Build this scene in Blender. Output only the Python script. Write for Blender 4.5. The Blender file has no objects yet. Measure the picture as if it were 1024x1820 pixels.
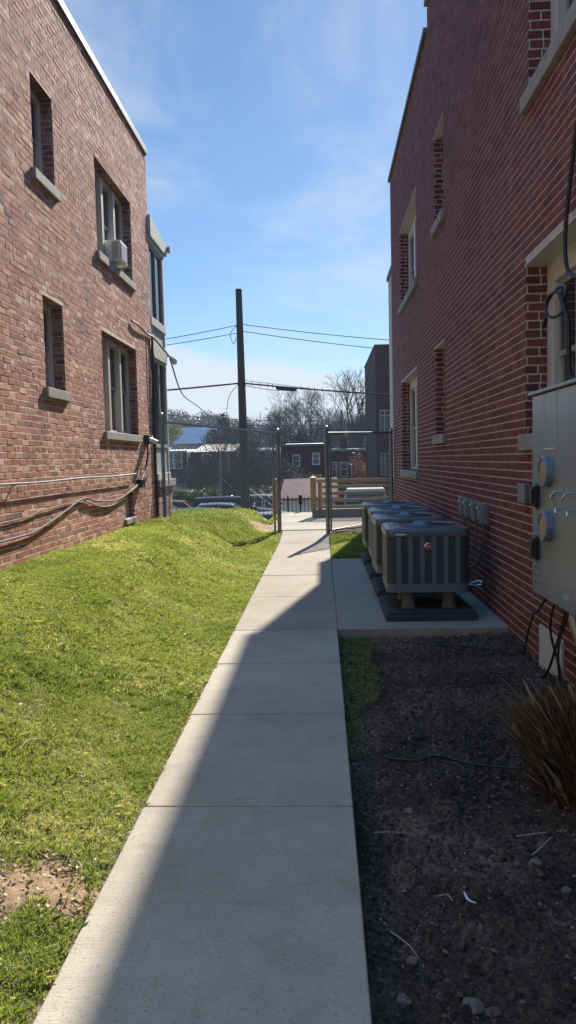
import bpy, math, random
import numpy as np
from mathutils import Vector, Matrix
random.seed(7)
S = bpy.context.scene
COL = S.collection
R_ = math.radians

# ------------------------------------------------------------------ camera
cam = bpy.data.cameras.new('camera')
co = bpy.data.objects.new('camera', cam); COL.objects.link(co)
cam.sensor_fit = 'VERTICAL'; cam.sensor_height = 36.0
cam.lens = 36.0 * 1350 / 1820
cam.clip_start = 0.05; cam.clip_end = 5000
CR = Matrix(((0.99870, 0.01982, 0.04690), (0.04500, 0.06931, -0.99658), (-0.02300, 0.99740, 0.06833)))
cvec = [Vector((CR[0][i], CR[1][i], CR[2][i])) for i in range(3)]
cvec[0].normalize(); cvec[1] = (cvec[1] - cvec[0] * cvec[1].dot(cvec[0])).normalized(); cvec[2] = cvec[0].cross(cvec[1])
co.matrix_world = Matrix(((cvec[0].x, cvec[1].x, cvec[2].x, 0), (cvec[0].y, cvec[1].y, cvec[2].y, 0),
                          (cvec[0].z, cvec[1].z, cvec[2].z, 1.5), (0, 0, 0, 1)))
S.camera = co

# ------------------------------------------------------------------ light
SUN_EL, SUN_AZ = R_(34.6), R_(11.8)           # azimuth measured from +Y towards +X
sd = Vector((math.sin(SUN_AZ) * math.cos(SUN_EL), math.cos(SUN_AZ) * math.cos(SUN_EL), math.sin(SUN_EL)))
sl = bpy.data.lights.new('sun', 'SUN'); sl.energy = 5.0; sl.angle = R_(0.55); sl.color = (1.0, 0.93, 0.83)
so = bpy.data.objects.new('sun', sl); COL.objects.link(so)
so.rotation_euler = (-sd).to_track_quat('-Z', 'Y').to_euler(); so.location = (10, 40, 40)
W = bpy.data.worlds.new('World'); S.world = W; W.use_nodes = True
wn = W.node_tree; wn.nodes.clear()
def wnode(t, **k):
    n = wn.nodes.new(t)
    for a, b in k.items(): setattr(n, a, b)
    return n
sky = wnode('ShaderNodeTexSky', sky_type='NISHITA', sun_disc=False, sun_elevation=SUN_EL, sun_rotation=SUN_AZ,
            altitude=100, air_density=1.0, dust_density=0.1, ozone_density=3.0)
tc = wnode('ShaderNodeTexCoord')
sep = wnode('ShaderNodeSeparateXYZ'); wn.links.new(tc.outputs['Generated'], sep.inputs[0])
def wmath(op, a, b=None, clamp=False):
    n = wnode('ShaderNodeMath', operation=op, use_clamp=clamp)
    for i, v in enumerate((a, b)):
        if v is None: continue
        if isinstance(v, (int, float)): n.inputs[i].default_value = v
        else: wn.links.new(v, n.inputs[i])
    return n.outputs[0]
def wramp(v, a, b):
    n = wnode('ShaderNodeMapRange', interpolation_type='SMOOTHSTEP'); wn.links.new(v, n.inputs[0])
    n.inputs[1].default_value = a; n.inputs[2].default_value = b
    return n.outputs[0]
def wnoise(sx, sy, sz, detail, rough=0.55, dist=0.0, off=(0, 0, 0)):
    m = wnode('ShaderNodeMapping'); wn.links.new(tc.outputs['Generated'], m.inputs[0]); m.inputs['Scale'].default_value = (sx, sy, sz)
    m.inputs['Location'].default_value = off
    t = wnode('ShaderNodeTexNoise'); wn.links.new(m.outputs[0], t.inputs[0]); t.inputs['Scale'].default_value = 1
    t.inputs['Detail'].default_value = detail; t.inputs['Roughness'].default_value = rough; t.inputs['Distortion'].default_value = dist
    return t.outputs[0]
zz = sep.outputs[2]
# a bank of low white cloud near the horizon, wisps of cirrus higher up
edge = wmath('ADD', zz, wmath('MULTIPLY', wmath('SUBTRACT', wnoise(5, 5, 14, 5, 0.6), 0.5), 0.10))
tilt = wmath('ADD', edge, wmath('MULTIPLY', sep.outputs[0], 0.16))
bank = wmath('SUBTRACT', 1.0, wramp(tilt, 0.095, 0.132), clamp=True)
bank = wmath('MULTIPLY', bank, wramp(wnoise(3, 3, 22, 4, 0.5), 0.18, 0.5))
bank = wmath('MAXIMUM', wmath('MULTIPLY', bank, 0.97), wmath('MULTIPLY', wmath('SUBTRACT', 1.0, wramp(zz, 0.0, 0.06)), 0.55))
cir = wmath('MULTIPLY', wramp(wnoise(2.2, 2.2, 6.0, 7, 0.62, 0.6, (3.1, 0.4, 1.7)), 0.47, 0.80), 0.60)
wis = wmath('MULTIPLY', wramp(wnoise(2.4, 2.4, 34, 5, 0.55, 0.4, (1.3, 4.2, 0.7)), 0.60, 0.76), wmath('SUBTRACT', 1.0, wramp(zz, 0.16, 0.30)))
cl = wmath('MAXIMUM', wmath('MAXIMUM', bank, cir), wmath('MULTIPLY', wis, 0.5), clamp=True)
tint = wnode('ShaderNodeMixRGB', blend_type='MULTIPLY'); tint.inputs[0].default_value = 1; wn.links.new(sky.outputs[0], tint.inputs[1]); tint.inputs[2].default_value = (.79, .91, 1.0, 1)
# blue fill light added to the unseen sky overhead
skyfill = wnode('ShaderNodeMixRGB'); wn.links.new(wmath('MULTIPLY', wramp(zz, 0.55, 0.80), .85), skyfill.inputs[0]); wn.links.new(tint.outputs[0], skyfill.inputs[1]); skyfill.inputs[2].default_value = (1.2, 5.6, 13.0, 1)
mixc = wnode('ShaderNodeMixRGB'); wn.links.new(cl, mixc.inputs[0]); wn.links.new(skyfill.outputs[0], mixc.inputs[1])
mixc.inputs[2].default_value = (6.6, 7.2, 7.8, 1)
bg = wnode('ShaderNodeBackground'); bg.inputs[1].default_value = 0.06
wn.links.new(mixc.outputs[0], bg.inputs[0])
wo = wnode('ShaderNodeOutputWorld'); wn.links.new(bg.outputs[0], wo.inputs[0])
S.view_settings.view_transform = 'Standard'; S.view_settings.look = 'None'
S.view_settings.exposure = 1.0; S.view_settings.gamma = 1.0
S.render.engine = 'CYCLES'
S.cycles.max_bounces = 8; S.cycles.use_denoising = True
S.cycles.sample_clamp_indirect = 6.0

# ------------------------------------------------------------------ mesh helpers
class MB:
    def __init__(s): s.v = []; s.f = []; s.mi = []
    def add(s, vs, fs, m=0):
        o = len(s.v); s.v.extend([tuple(p) for p in vs]); s.f.extend([tuple(i + o for i in f) for f in fs]); s.mi.extend([m] * len(fs)); return s
    def box(s, x0, x1, y0, y1, z0, z1, m=0):
        return s.add([(x0,y0,z0),(x1,y0,z0),(x1,y1,z0),(x0,y1,z0),(x0,y0,z1),(x1,y0,z1),(x1,y1,z1),(x0,y1,z1)],
                     [(3,2,1,0),(4,5,6,7),(0,1,5,4),(1,2,6,5),(2,3,7,6),(3,0,4,7)], m)
    def beam(s, a, b, w, h, m=0):
        a, b = Vector(a), Vector(b); d = (b - a).normalized()
        up = Vector((0,0,1)) if abs(d.z) < .95 else Vector((0,1,0))
        sx = d.cross(up).normalized() * w / 2; sy = sx.cross(d).normalized() * h / 2
        return s.add([a-sx-sy, a+sx-sy, a+sx+sy, a-sx+sy, b-sx-sy, b+sx-sy, b+sx+sy, b-sx+sy],
                     [(0,1,2,3),(7,6,5,4),(0,4,5,1),(1,5,6,2),(2,6,7,3),(3,7,4,0)], m)
    def tube(s, pts, r, n=8, m=0, cap=True):
        pts = [Vector(p) for p in pts]
        rs = r if isinstance(r, (list, tuple)) else [r] * len(pts)
        o = len(s.v); prev = None
        for i, p in enumerate(pts):
            d = (pts[min(i+1, len(pts)-1)] - pts[max(i-1, 0)]).normalized()
            if prev is None:
                up = Vector((0,0,1)) if abs(d.z) < .9 else Vector((1,0,0)); a = d.cross(up).normalized()
            else:
                a = (prev - d * prev.dot(d))
                a = a.normalized() if a.length > 1e-6 else d.orthogonal().normalized()
            prev = a; b = d.cross(a)
            for k in range(n):
                t = 2 * math.pi * k / n
                s.v.append(tuple(p + (a * math.cos(t) + b * math.sin(t)) * rs[i]))
        for i in range(len(pts) - 1):
            for k in range(n):
                k2 = (k + 1) % n
                s.f.append((o+i*n+k, o+i*n+k2, o+(i+1)*n+k2, o+(i+1)*n+k)); s.mi.append(m)
        if cap:
            s.f.append(tuple(o+k for k in range(n))[::-1]); s.mi.append(m)
            s.f.append(tuple(o+(len(pts)-1)*n+k for k in range(n))); s.mi.append(m)
        return s
    def lathe(s, prof, n=24, c=(0,0,0), axis='z', m=0):
        o = len(s.v); c = Vector(c)
        for r, z in prof:
            for k in range(n):
                t = 2*math.pi*k/n; x, y = r*math.cos(t), r*math.sin(t)
                p = {'z': (x, y, z), 'x': (z, x, y), 'y': (x, z, y)}[axis]
                s.v.append(tuple(c + Vector(p)))
        for i in range(len(prof)-1):
            for k in range(n):
                k2 = (k+1) % n
                s.f.append((o+i*n+k, o+i*n+k2, o+(i+1)*n+k2, o+(i+1)*n+k)); s.mi.append(m)
        s.f.append(tuple(o+k for k in range(n))); s.mi.append(m)
        s.f.append(tuple(o+(len(prof)-1)*n+k for k in range(n))); s.mi.append(m)
        return s
    def build(s, name, mat, parent=None, bevel=0, smooth=False, seg=2):
        me = bpy.data.meshes.new(name); me.from_pydata(s.v, [], s.f)
        mats = mat if isinstance(mat, (list, tuple)) else [mat]
        for mm in mats: me.materials.append(mm)
        if len(mats) > 1: me.polygons.foreach_set('material_index', s.mi)
        if smooth: me.polygons.foreach_set('use_smooth', [True] * len(me.polygons))
        me.update()
        ob = bpy.data.objects.new(name, me); COL.objects.link(ob)
        if bevel:
            b = ob.modifiers.new('bevel', 'BEVEL'); b.width = bevel; b.segments = seg; b.limit_method = 'ANGLE'; b.angle_limit = R_(40)
        if parent is not None: ob.parent = parent
        return ob

def tag(o, label, cat, group=None):
    o['label'] = label; o['category'] = cat
    if group: o['group'] = group
    return o
def empty(name, loc=(0,0,0), rz=0):
    o = bpy.data.objects.new(name, None); COL.objects.link(o); o.location = loc; o.rotation_euler = (0,0,rz); o.empty_display_size = .1
    return o
def kind(o, k='structure'): o['kind'] = k; return o
def copy_tree(o, parent=None):
    c = o.copy(); COL.objects.link(c); c.parent = parent
    for ch in list(o.children): copy_tree(ch, c)
    return c
def mesh_np(name, V, F, mat, parent=None, attr=None, smooth=False):
    """fast mesh from numpy arrays; F an (n,k) array"""
    me = bpy.data.meshes.new(name)
    V = np.asarray(V, np.float32); F = np.asarray(F, np.int32)
    me.vertices.add(len(V)); me.vertices.foreach_set('co', V.ravel())
    k = F.shape[1]
    me.loops.add(F.size); me.loops.foreach_set('vertex_index', F.ravel())
    me.polygons.add(len(F)); me.polygons.foreach_set('loop_start', np.arange(0, F.size, k, dtype=np.int32))
    me.polygons.foreach_set('use_smooth', np.full(len(F), bool(smooth)))
    me.materials.append(mat)
    if attr is not None:
        a = me.attributes.new('rnd', 'FLOAT', 'POINT'); a.data.foreach_set('value', np.asarray(attr, np.float32))
    me.update(calc_edges=True); me.validate()
    ob = bpy.data.objects.new(name, me); COL.objects.link(ob)
    if parent is not None: ob.parent = parent
    return ob

# value noise for terrain shapes
_rg = np.random.RandomState(3); _T = _rg.rand(256, 256)
def vnoise(x, y):
    xi = np.floor(x).astype(int); yi = np.floor(y).astype(int); fx = x - xi; fy = y - yi
    fx = fx*fx*(3-2*fx); fy = fy*fy*(3-2*fy)
    a = _T[xi % 256, yi % 256]; b = _T[(xi+1) % 256, yi % 256]; c = _T[xi % 256, (yi+1) % 256]; d = _T[(xi+1) % 256, (yi+1) % 256]
    return (a*(1-fx)+b*fx)*(1-fy) + (c*(1-fx)+d*fx)*fy
def fbm(x, y, o=4, g=.5):
    s = 0; a = 1; t = 0
    for i in range(o):
        s = s + a * vnoise(x*2**i + 17*i, y*2**i + 31*i); t += a; a *= g
    return s / t
def sstep(x, a, b):
    t = np.clip((x-a)/(b-a), 0, 1); return t*t*(3-2*t)

# ------------------------------------------------------------------ materials
def nm(name):
    m = bpy.data.materials.new(name); m.use_nodes = True
    return m, m.node_tree, m.node_tree.nodes['Principled BSDF']
class G:
    """tiny node-graph helper"""
    def __init__(s, nt): s.nt = nt
    def n(s, t, ins=None, **k):
        n = s.nt.nodes.new(t)
        for a, b in k.items(): setattr(n, a, b)
        for i, v in (ins or {}).items(): s.set(n.inputs[i], v)
        return n
    def set(s, sock, v):
        if hasattr(v, 'is_output') or isinstance(v, bpy.types.NodeSocket): s.nt.links.new(v, sock)
        else:
            if isinstance(v, tuple) and len(v) == 3 and sock.type == 'RGBA': v = v + (1,)
            sock.default_value = v
    def m(s, op, a, b=0.0, c=0.0, clamp=False):
        return s.n('ShaderNodeMath', {0: a, 1: b, 2: c}, operation=op, use_clamp=clamp).outputs[0]
    def noise(s, scale, detail=4, rough=.55, vec=None, dist=0):
        ins = {'Scale': scale, 'Detail': detail, 'Roughness': rough, 'Distortion': dist}
        if vec is not None: ins['Vector'] = vec
        return s.n('ShaderNodeTexNoise', ins).outputs[0]
    def ramp(s, v, stops, interp='LINEAR'):
        n = s.n('ShaderNodeValToRGB', {0: v}); cr = n.color_ramp; cr.interpolation = interp
        while len(cr.elements) < len(stops): cr.elements.new(0.5)
        for e, (p, c) in zip(cr.elements, stops): e.position = p; e.color = (c + (1,)) if len(c) == 3 else c
        return n.outputs[0]
    def mapr(s, v, a, b, c=0.0, d=1.0, smooth=True):
        return s.n('ShaderNodeMapRange', {0: v, 1: a, 2: b, 3: c, 4: d}, interpolation_type='SMOOTHSTEP' if smooth else 'LINEAR').outputs[0]
    def mix(s, f, a, b, mode='MIX'):
        return s.n('ShaderNodeMixRGB', {0: f, 1: a, 2: b}, blend_type=mode).outputs[0]
    def obj(s): return s.n('ShaderNodeTexCoord').outputs['Object']
    def scaled(s, v, sc): return s.n('ShaderNodeMapping', {'Vector': v, 'Scale': sc}).outputs[0]
    def bump(s, h, dist, strength=1.0): return s.n('ShaderNodeBump', {'Height': h, 'Distance': dist, 'Strength': strength}).outputs[0]

def plain(name, col, rough=.6, metal=0, var=.25, scale=6, bump=0.0, spec=.5):
    m, nt, b = nm(name); g = G(nt)
    c = Vector(col)
    v = g.noise(scale, 5, .6, g.obj())
    lo = tuple(c * (1-var)); hi = tuple(c * (1+var))
    g.set(b.inputs['Base Color'], g.ramp(v, [(.25, lo), (.75, hi)]))
    b.inputs['Roughness'].default_value = rough; b.inputs['Metallic'].default_value = metal
    b.inputs['Specular IOR Level'].default_value = spec
    if bump: g.set(b.inputs['Normal'], g.bump(g.noise(scale*8, 4, .6, g.obj()), bump))
    return m

def brick(name, cols, mortar, h=.0685, w=.203, joint=.010, bumpd=.005, wob=.25, stain=.5, header_every=6):
    m, nt, b = nm(name); g = G(nt)
    ob = g.obj(); sp = g.n('ShaderNodeSeparateXYZ', {0: ob}).outputs
    geo = g.n('ShaderNodeNewGeometry'); ns = g.n('ShaderNodeSeparateXYZ', {0: geo.outputs['True Normal']}).outputs
    isx = g.m('GREATER_THAN', g.m('ABSOLUTE', ns[1]), 0.5)
    u = g.m('ADD', g.m('MULTIPLY', sp[0], isx), g.m('MULTIPLY', sp[1], g.m('SUBTRACT', 1.0, isx)))
    u = g.m('ADD', u, 40.0); v = g.m('ADD', sp[2], 20.55)
    wv = g.m('SUBTRACT', g.noise(7.0, 3, .6, ob), .5)
    v2 = g.m('ADD', v, g.m('MULTIPLY', wv, .012 * wob * 4)); u2 = g.m('ADD', u, g.m('MULTIPLY', wv, .008))
    fr = g.m('DIVIDE', v2, h); row = g.m('FLOOR', fr); fv = g.m('FRACT', fr)
    hd = g.m('LESS_THAN', g.m('MODULO', row, float(header_every)), 0.5)
    ww = g.m('SUBTRACT', w, g.m('MULTIPLY', hd, w / 2))
    rr = g.n('ShaderNodeTexWhiteNoise', {'W': row}, noise_dimensions='1D').outputs[0]
    off = g.m('ADD', g.m('MULTIPLY', g.m('MODULO', row, 2.0), .5), g.m('MULTIPLY', rr, .12))
    fc = g.m('ADD', g.m('DIVIDE', u2, ww), off); colm = g.m('FLOOR', fc); fu = g.m('FRACT', fc)
    cv = g.n('ShaderNodeCombineXYZ', {0: colm, 1: row, 2: hd}).outputs[0]
    wn_ = g.n('ShaderNodeTexWhiteNoise', {'Vector': cv}, noise_dimensions='3D').outputs
    rnd = wn_[0]; rnd2 = g.n('ShaderNodeSeparateXYZ', {0: wn_[1]}).outputs
    du = g.m('MULTIPLY', g.m('MINIMUM', fu, g.m('SUBTRACT', 1.0, fu)), ww)
    dv = g.m('MULTIPLY', g.m('MINIMUM', fv, g.m('SUBTRACT', 1.0, fv)), h)
    d = g.m('MINIMUM', du, dv)
    rough_e = g.m('MULTIPLY', g.m('SUBTRACT', g.noise(60, 3, .6, ob), .5), .006)
    d = g.m('ADD', d, rough_e)
    mask = g.mapr(d, joint*.5-.0015, joint*.5+.0020)      # 1 on brick
    base = g.ramp(rnd, [(i/(len(cols)), c) for i, c in enumerate(cols)], 'CONSTANT')
    fine = g.noise(45, 6, .7, ob)
    base = g.mix(g.m('MULTIPLY', fine, .55), base, g.mix(1.0, base, (.55,.5,.5), 'MULTIPLY'))
    mort = g.mix(g.noise(14, 4, .6, ob), tuple(Vector(mortar)*.75), tuple(Vector(mortar)*1.15))
    c = g.mix(mask, mort, base)
    st = g.mapr(g.noise(1.1, 5, .6, g.scaled(ob, (1,1,.45))), .45, .75, 0, stain)
    c = g.mix(st, c, g.mix(1.0, c, (.62,.60,.60), 'MULTIPLY'))
    g.set(b.inputs['Base Color'], c)
    b.inputs['Roughness'].default_value = .88; b.inputs['Specular IOR Level'].default_value = .25
    hgt = g.m('ADD', g.m('MULTIPLY', mask, g.m('ADD', .72, g.m('MULTIPLY', rnd2[1], .5))), g.m('MULTIPLY', fine, .35))
    g.set(b.inputs['Normal'], g.bump(hgt, bumpd))
    return m

def concrete(name, c0, c1, broom=True):
    m, nt, b = nm(name); g = G(nt); ob = g.obj()
    big = g.noise(1.3, 5, .6, ob); med = g.noise(9, 6, .65, ob)
    c = g.ramp(g.m('ADD', g.m('MULTIPLY', big, .6), g.m('MULTIPLY', med, .4)), [(.35, c0), (.65, c1)])
    sp = g.mapr(g.noise(95, 3, .7, ob), .54, .70, 0, .75)
    c = g.mix(sp, c, g.mix(1.0, c, (.5,.5,.5), 'MULTIPLY'))
    spot = g.mapr(g.noise(22, 2, .5, ob), .74, .80, 0, .6)
    c = g.mix(spot, c, (.10,.085,.07))
    sy = g.n('ShaderNodeSeparateXYZ', {0: ob}).outputs[1]
    sl_ = g.n('ShaderNodeTexWhiteNoise', {'W': g.m('FLOOR', g.m('DIVIDE', sy, 1.23))}, noise_dimensions='1D').outputs[0]
    c = g.mix(g.m('MULTIPLY', sl_, .22), c, g.mix(1.0, c, (.62,.60,.56), 'MULTIPLY'))
    blot = g.mapr(g.noise(3.1, 6, .7, ob, .6), .52, .70, 0, .35); c = g.mix(blot, c, g.mix(1.0, c, (.66,.63,.57), 'MULTIPLY'))
    rust = g.mapr(g.noise(5.5, 3, .5, ob), .73, .79, 0, .35); c = g.mix(rust, c, (.30,.20,.12))
    br = g.noise(1.0, 4, .6, g.scaled(ob, (6, 190, 6)))
    if broom: c = g.mix(g.mapr(br, .35, .75, 0, .13), c, g.mix(1.0, c, (.6,.6,.6), 'MULTIPLY'))
    g.set(b.inputs['Base Color'], c); b.inputs['Roughness'].default_value = .9; b.inputs['Specular IOR Level'].default_value = .2
    h = g.m('ADD', g.m('MULTIPLY', g.noise(150, 3, .7, ob), .6), g.m('MULTIPLY', br, .9 if broom else .2))
    g.set(b.inputs['Normal'], g.bump(h, .0022))
    return m

def wood(name, a, bcol, axis=0):
    m, nt, b = nm(name); g = G(nt); ob = g.obj()
    sc = [60, 60, 60]; sc[axis] = 2.5
    v = g.noise(1.0, 6, .65, g.scaled(ob, tuple(sc)), 1.2)
    g.set(b.inputs['Base Color'], g.ramp(v, [(.3, a), (.7, bcol)])); b.inputs['Roughness'].default_value = .75
    g.set(b.inputs['Normal'], g.bump(v, .002))
    return m

def glass_dark(name, tint=(.02,.025,.03), rough=.04):
    m, nt, b = nm(name); g = G(nt)
    b.inputs['Base Color'].default_value = tint + (1,); b.inputs['Roughness'].default_value = rough
    b.inputs['Specular IOR Level'].default_value = .6
    g.set(b.inputs['Normal'], g.bump(g.noise(2.0, 2, .5, g.obj()), .004))
    return m

def soil_mat():
    m, nt, b = nm('soil'); g = G(nt); ob = g.obj()
    n1 = g.noise(1.8, 5, .6, ob); n2 = g.noise(40, 6, .7, ob)
    c = g.ramp(g.m('ADD', g.m('MULTIPLY', n1, .55), g.m('MULTIPLY', n2, .45)), [(.38, (.028,.021,.016)), (.5, (.095,.066,.046)), (.62, (.23,.16,.11))])
    sp = g.mapr(g.noise(160, 2, .6, ob), .64, .72, 0, .8)
    c = g.mix(sp, c, (.20,.16,.12))
    g.set(b.inputs['Base Color'], c); b.inputs['Roughness'].default_value = .95; b.inputs['Specular IOR Level'].default_value = .1
    g.set(b.inputs['Normal'], g.bump(n2, .012))
    return m
def lawn_mat():
    m, nt, b = nm('turf_soil'); g = G(nt); ob = g.obj()
    n1 = g.noise(30, 6, .7, ob)
    c = g.ramp(n1, [(.35, (.045,.05,.02)), (.5, (.12,.115,.05)), (.68, (.36,.30,.17))])
    g.set(b.inputs['Base Color'], c); b.inputs['Roughness'].default_value = .95; b.inputs['Specular IOR Level'].default_value = .1
    g.set(b.inputs['Normal'], g.bump(n1, .02))
    return m
def blade_mat(name, greens, straws, sf=.25):
    m, nt, b = nm(name); g = G(nt)
    at = g.n('ShaderNodeAttribute', attribute_name='rnd').outputs['Fac']
    # rnd: 0..1 green shades, 1..2 straw shades
    cg = g.ramp(at, [(0, greens[0]), (.5, greens[1]), (1, greens[2])])
    cs = g.ramp(g.m('SUBTRACT', at, 1.0), [(0, straws[0]), (1, straws[1])])
    c = g.mix(g.m('GREATER_THAN', at, 1.0), cg, cs)
    g.set(b.inputs['Base Color'], c); b.inputs['Roughness'].default_value = .55; b.inputs['Specular IOR Level'].default_value = .3
    tr = g.n('ShaderNodeBsdfTranslucent', {0: g.mix(1.0, c, (1.6,1.75,.9), 'MULTIPLY')}).outputs[0]
    mx = g.n('ShaderNodeMixShader', {0: sf, 1: b.outputs[0], 2: tr}).outputs[0]
    g.set(nt.nodes['Material Output'].inputs['Surface'], mx)
    return m

M = {}
M['brickL'] = brick('weathered_brick', [(.24,.110,.086),(.32,.165,.130),(.175,.092,.085),(.36,.215,.170),(.28,.135,.105),(.21,.118,.106),(.45,.30,.235),(.30,.145,.112)],
                    (.52,.43,.37), bumpd=.012, wob=.30, stain=.5, joint=.011)
M['brickR'] = brick('dark_red_brick', [(.200,.066,.060),(.155,.053,.054),(.230,.080,.066),(.175,.058,.054),(.130,.048,.054),(.210,.070,.058)],
                    (.56,.48,.42), bumpd=.006, wob=.10, stain=.35, joint=.011)
M['brickFar'] = brick('far_brick', [(.10,.034,.030),(.08,.030,.028),(.115,.042,.036),(.085,.034,.032)], (.11,.06,.055), stain=.5)
M['brickApt'] = brick('apartment_brick', [(.11,.055,.05),(.09,.05,.05),(.13,.06,.055),(.10,.05,.048)], (.15,.11,.10), stain=.7)
M['conc'] = concrete('path_concrete', (.395,.345,.275), (.515,.455,.365))
M['conc2'] = concrete('plain_concrete', (.22,.21,.19), (.33,.31,.28), False)
M['stone'] = plain('sill_stone', (.30,.28,.25), .85, 0, .3, 9, .004)
M['trim'] = plain('tan_trim_paint', (.50,.46,.39), .55, 0, .08, 3)
M['trimlight'] = plain('cream_trim_paint', (.55,.53,.48), .5, 0, .1, 4)
M['sash'] = plain('grey_sash_paint', (.28,.28,.27), .5, 0, .15, 5)
M['glass'] = glass_dark('window_glass')
M['coping'] = plain('coping_metal', (.11,.115,.13), .6, 0, .1, 2)
M['cementgrey'] = plain('porch_panel_paint', (.30,.32,.30), .7, 0, .25, 3)
M['peel'] = plain('peeling_white_paint', (.42,.42,.38), .8, 0, .55, 14, .003)
M['galv'] = plain('galvanised_steel', (.34,.36,.38), .42, .75, .15, 10)
M['post'] = plain('fence_post_steel', (.22,.235,.25), .45, .5, .2, 8)
M['panel'] = plain('meter_cabinet_paint', (.225,.25,.275), .30, .15, .06, 2, spec=.6)
M['panelseam'] = plain('dark_seam', (.05,.055,.06), .6)
M['black'] = plain('black_plastic', (.012,.012,.013), .45, 0, .2, 6)
M['cable'] = plain('cable_rubber', (.018,.018,.020), .5, 0, .2, 20)
M['acdark'] = plain('ac_dark_grey_steel', (.14,.158,.17), .42, .2, .08, 3)
M['acblack'] = plain('ac_fan_black', (.012,.013,.015), .8)  # black of the fan blades and well floor
M['acrim'] = plain('ac_top_steel', (.14,.155,.165), .33, .35, .08, 3)
M['coil'] = plain('ac_coil_fins', (.035,.038,.042), .55, .4, .2, 60)
M['ppad'] = plain('moulded_pad', (.045,.048,.05), .8, 0, .2, 6, .002)
M['riser'] = plain('riser_grey', (.16,.15,.13), .8, 0, .25, 9)
M['red'] = plain('badge_red', (.35,.02,.02), .35)
M['silver'] = plain('bright_metal', (.65,.66,.68), .22, .9, .1, 9)
M['brass'] = plain('meter_face_cover', (.42,.27,.16), .6, 0, .3, 9)
M['blue'] = plain('meter_ring_blue_grey', (.23,.27,.31), .35, .4, .1, 5)
M['white'] = plain('white_paint', (.62,.61,.58), .5, 0, .1, 4)
M['offwhite'] = plain('ac_plastic_white', (.62,.60,.53), .5, 0, .06, 4)
M['lumber'] = wood('new_lumber', (.30,.185,.085), (.50,.34,.175), 0)
M['lumberz'] = wood('new_lumber_post', (.26,.16,.075), (.44,.29,.15), 2)
M['pole'] = wood('old_pole_wood', (.022,.022,.024), (.060,.056,.054), 2)
M['soil'] = soil_mat(); M['turf'] = lawn_mat()
M['grass'] = blade_mat('grass_blades', [(.095,.140,.028),(.215,.255,.060),(.37,.38,.13)], [(.36,.30,.15),(.72,.62,.42)], .40)
M['straw'] = blade_mat('dry_stems', [(.075,.036,.022),(.15,.075,.040),(.25,.145,.078)], [(.3,.22,.12),(.42,.33,.2)], .1)
M['bark'] = plain('bark', (.055,.047,.042), .9, 0, .35, 8)
M['twig'] = plain('twigs', (.10,.083,.072), .9, 0, .3, 4)
m, nt, b = nm('soil_clods'); g = G(nt); at = g.n('ShaderNodeAttribute', attribute_name='rnd').outputs['Fac']
g.set(b.inputs['Base Color'], g.ramp(at, [(0, (.020,.015,.012)), (.5, (.058,.042,.031)), (.85, (.115,.080,.054)), (.985, (.19,.14,.10)), (1, (.30,.25,.19))])); b.inputs['Roughness'].default_value = .95
g.set(b.inputs['Normal'], g.bump(g.noise(140, 4, .7, g.obj()), .003)); M['clod'] = m
M['rock'] = plain('stone_grey', (.17,.15,.13), .85, 0, .35, 20, .004)
M['asphalt'] = plain('asphalt', (.055,.055,.056), .9, 0, .25, 3, .003)
M['dirt'] = plain('far_ground', (.085,.085,.045), .95, 0, .4, .3)
M['hill'] = plain('wooded_hill', (.020,.026,.024), .95, 0, .4, .08)
M['rooftar'] = plain('flat_roof', (.10,.10,.105), .8, 0, .3, 2)
M['roofred'] = plain('faded_red_roof', (.24,.085,.07), .7, 0, .35, 4, .006)
M['roofwhite'] = plain('pale_roof_coating', (.62,.60,.56), .5, 0, .2, 1.5)
M['rooflight'] = plain('bright_tin_roof', (.50,.42,.36), .5, .1, .3, 2)
M['ironblk'] = plain('black_iron', (.015,.015,.017), .5, .3, .1, 9)
M['siding'] = plain('white_siding', (.55,.56,.57), .6, 0, .06, 2)
M['bluehouse'] = plain('pale_blue_siding', (.40,.44,.50), .6, 0, .08, 1)
M['tyre'] = plain('tyre_rubber', (.02,.02,.02), .85)
def leafmat(name, a, b): return blade_mat(name, [a, tuple((Vector(a)+Vector(b))/2), b], [(.3,.2,.1),(.4,.3,.15)], .25)
M['evergreen'] = leafmat('evergreen_leaves', (.012,.022,.012), (.035,.055,.025))
M['hedge'] = leafmat('hedge_leaves', (.03,.05,.015), (.085,.11,.035))
M['bud'] = leafmat('budding_leaves', (.10,.095,.045), (.19,.17,.085))
M['redbud'] = leafmat('red_buds', (.14,.045,.042), (.25,.10,.09))
M['pink'] = leafmat('pinkish_buds', (.15,.075,.065), (.25,.13,.115))
M['brown'] = leafmat('brown_brush', (.07,.055,.04), (.16,.125,.09))

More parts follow.
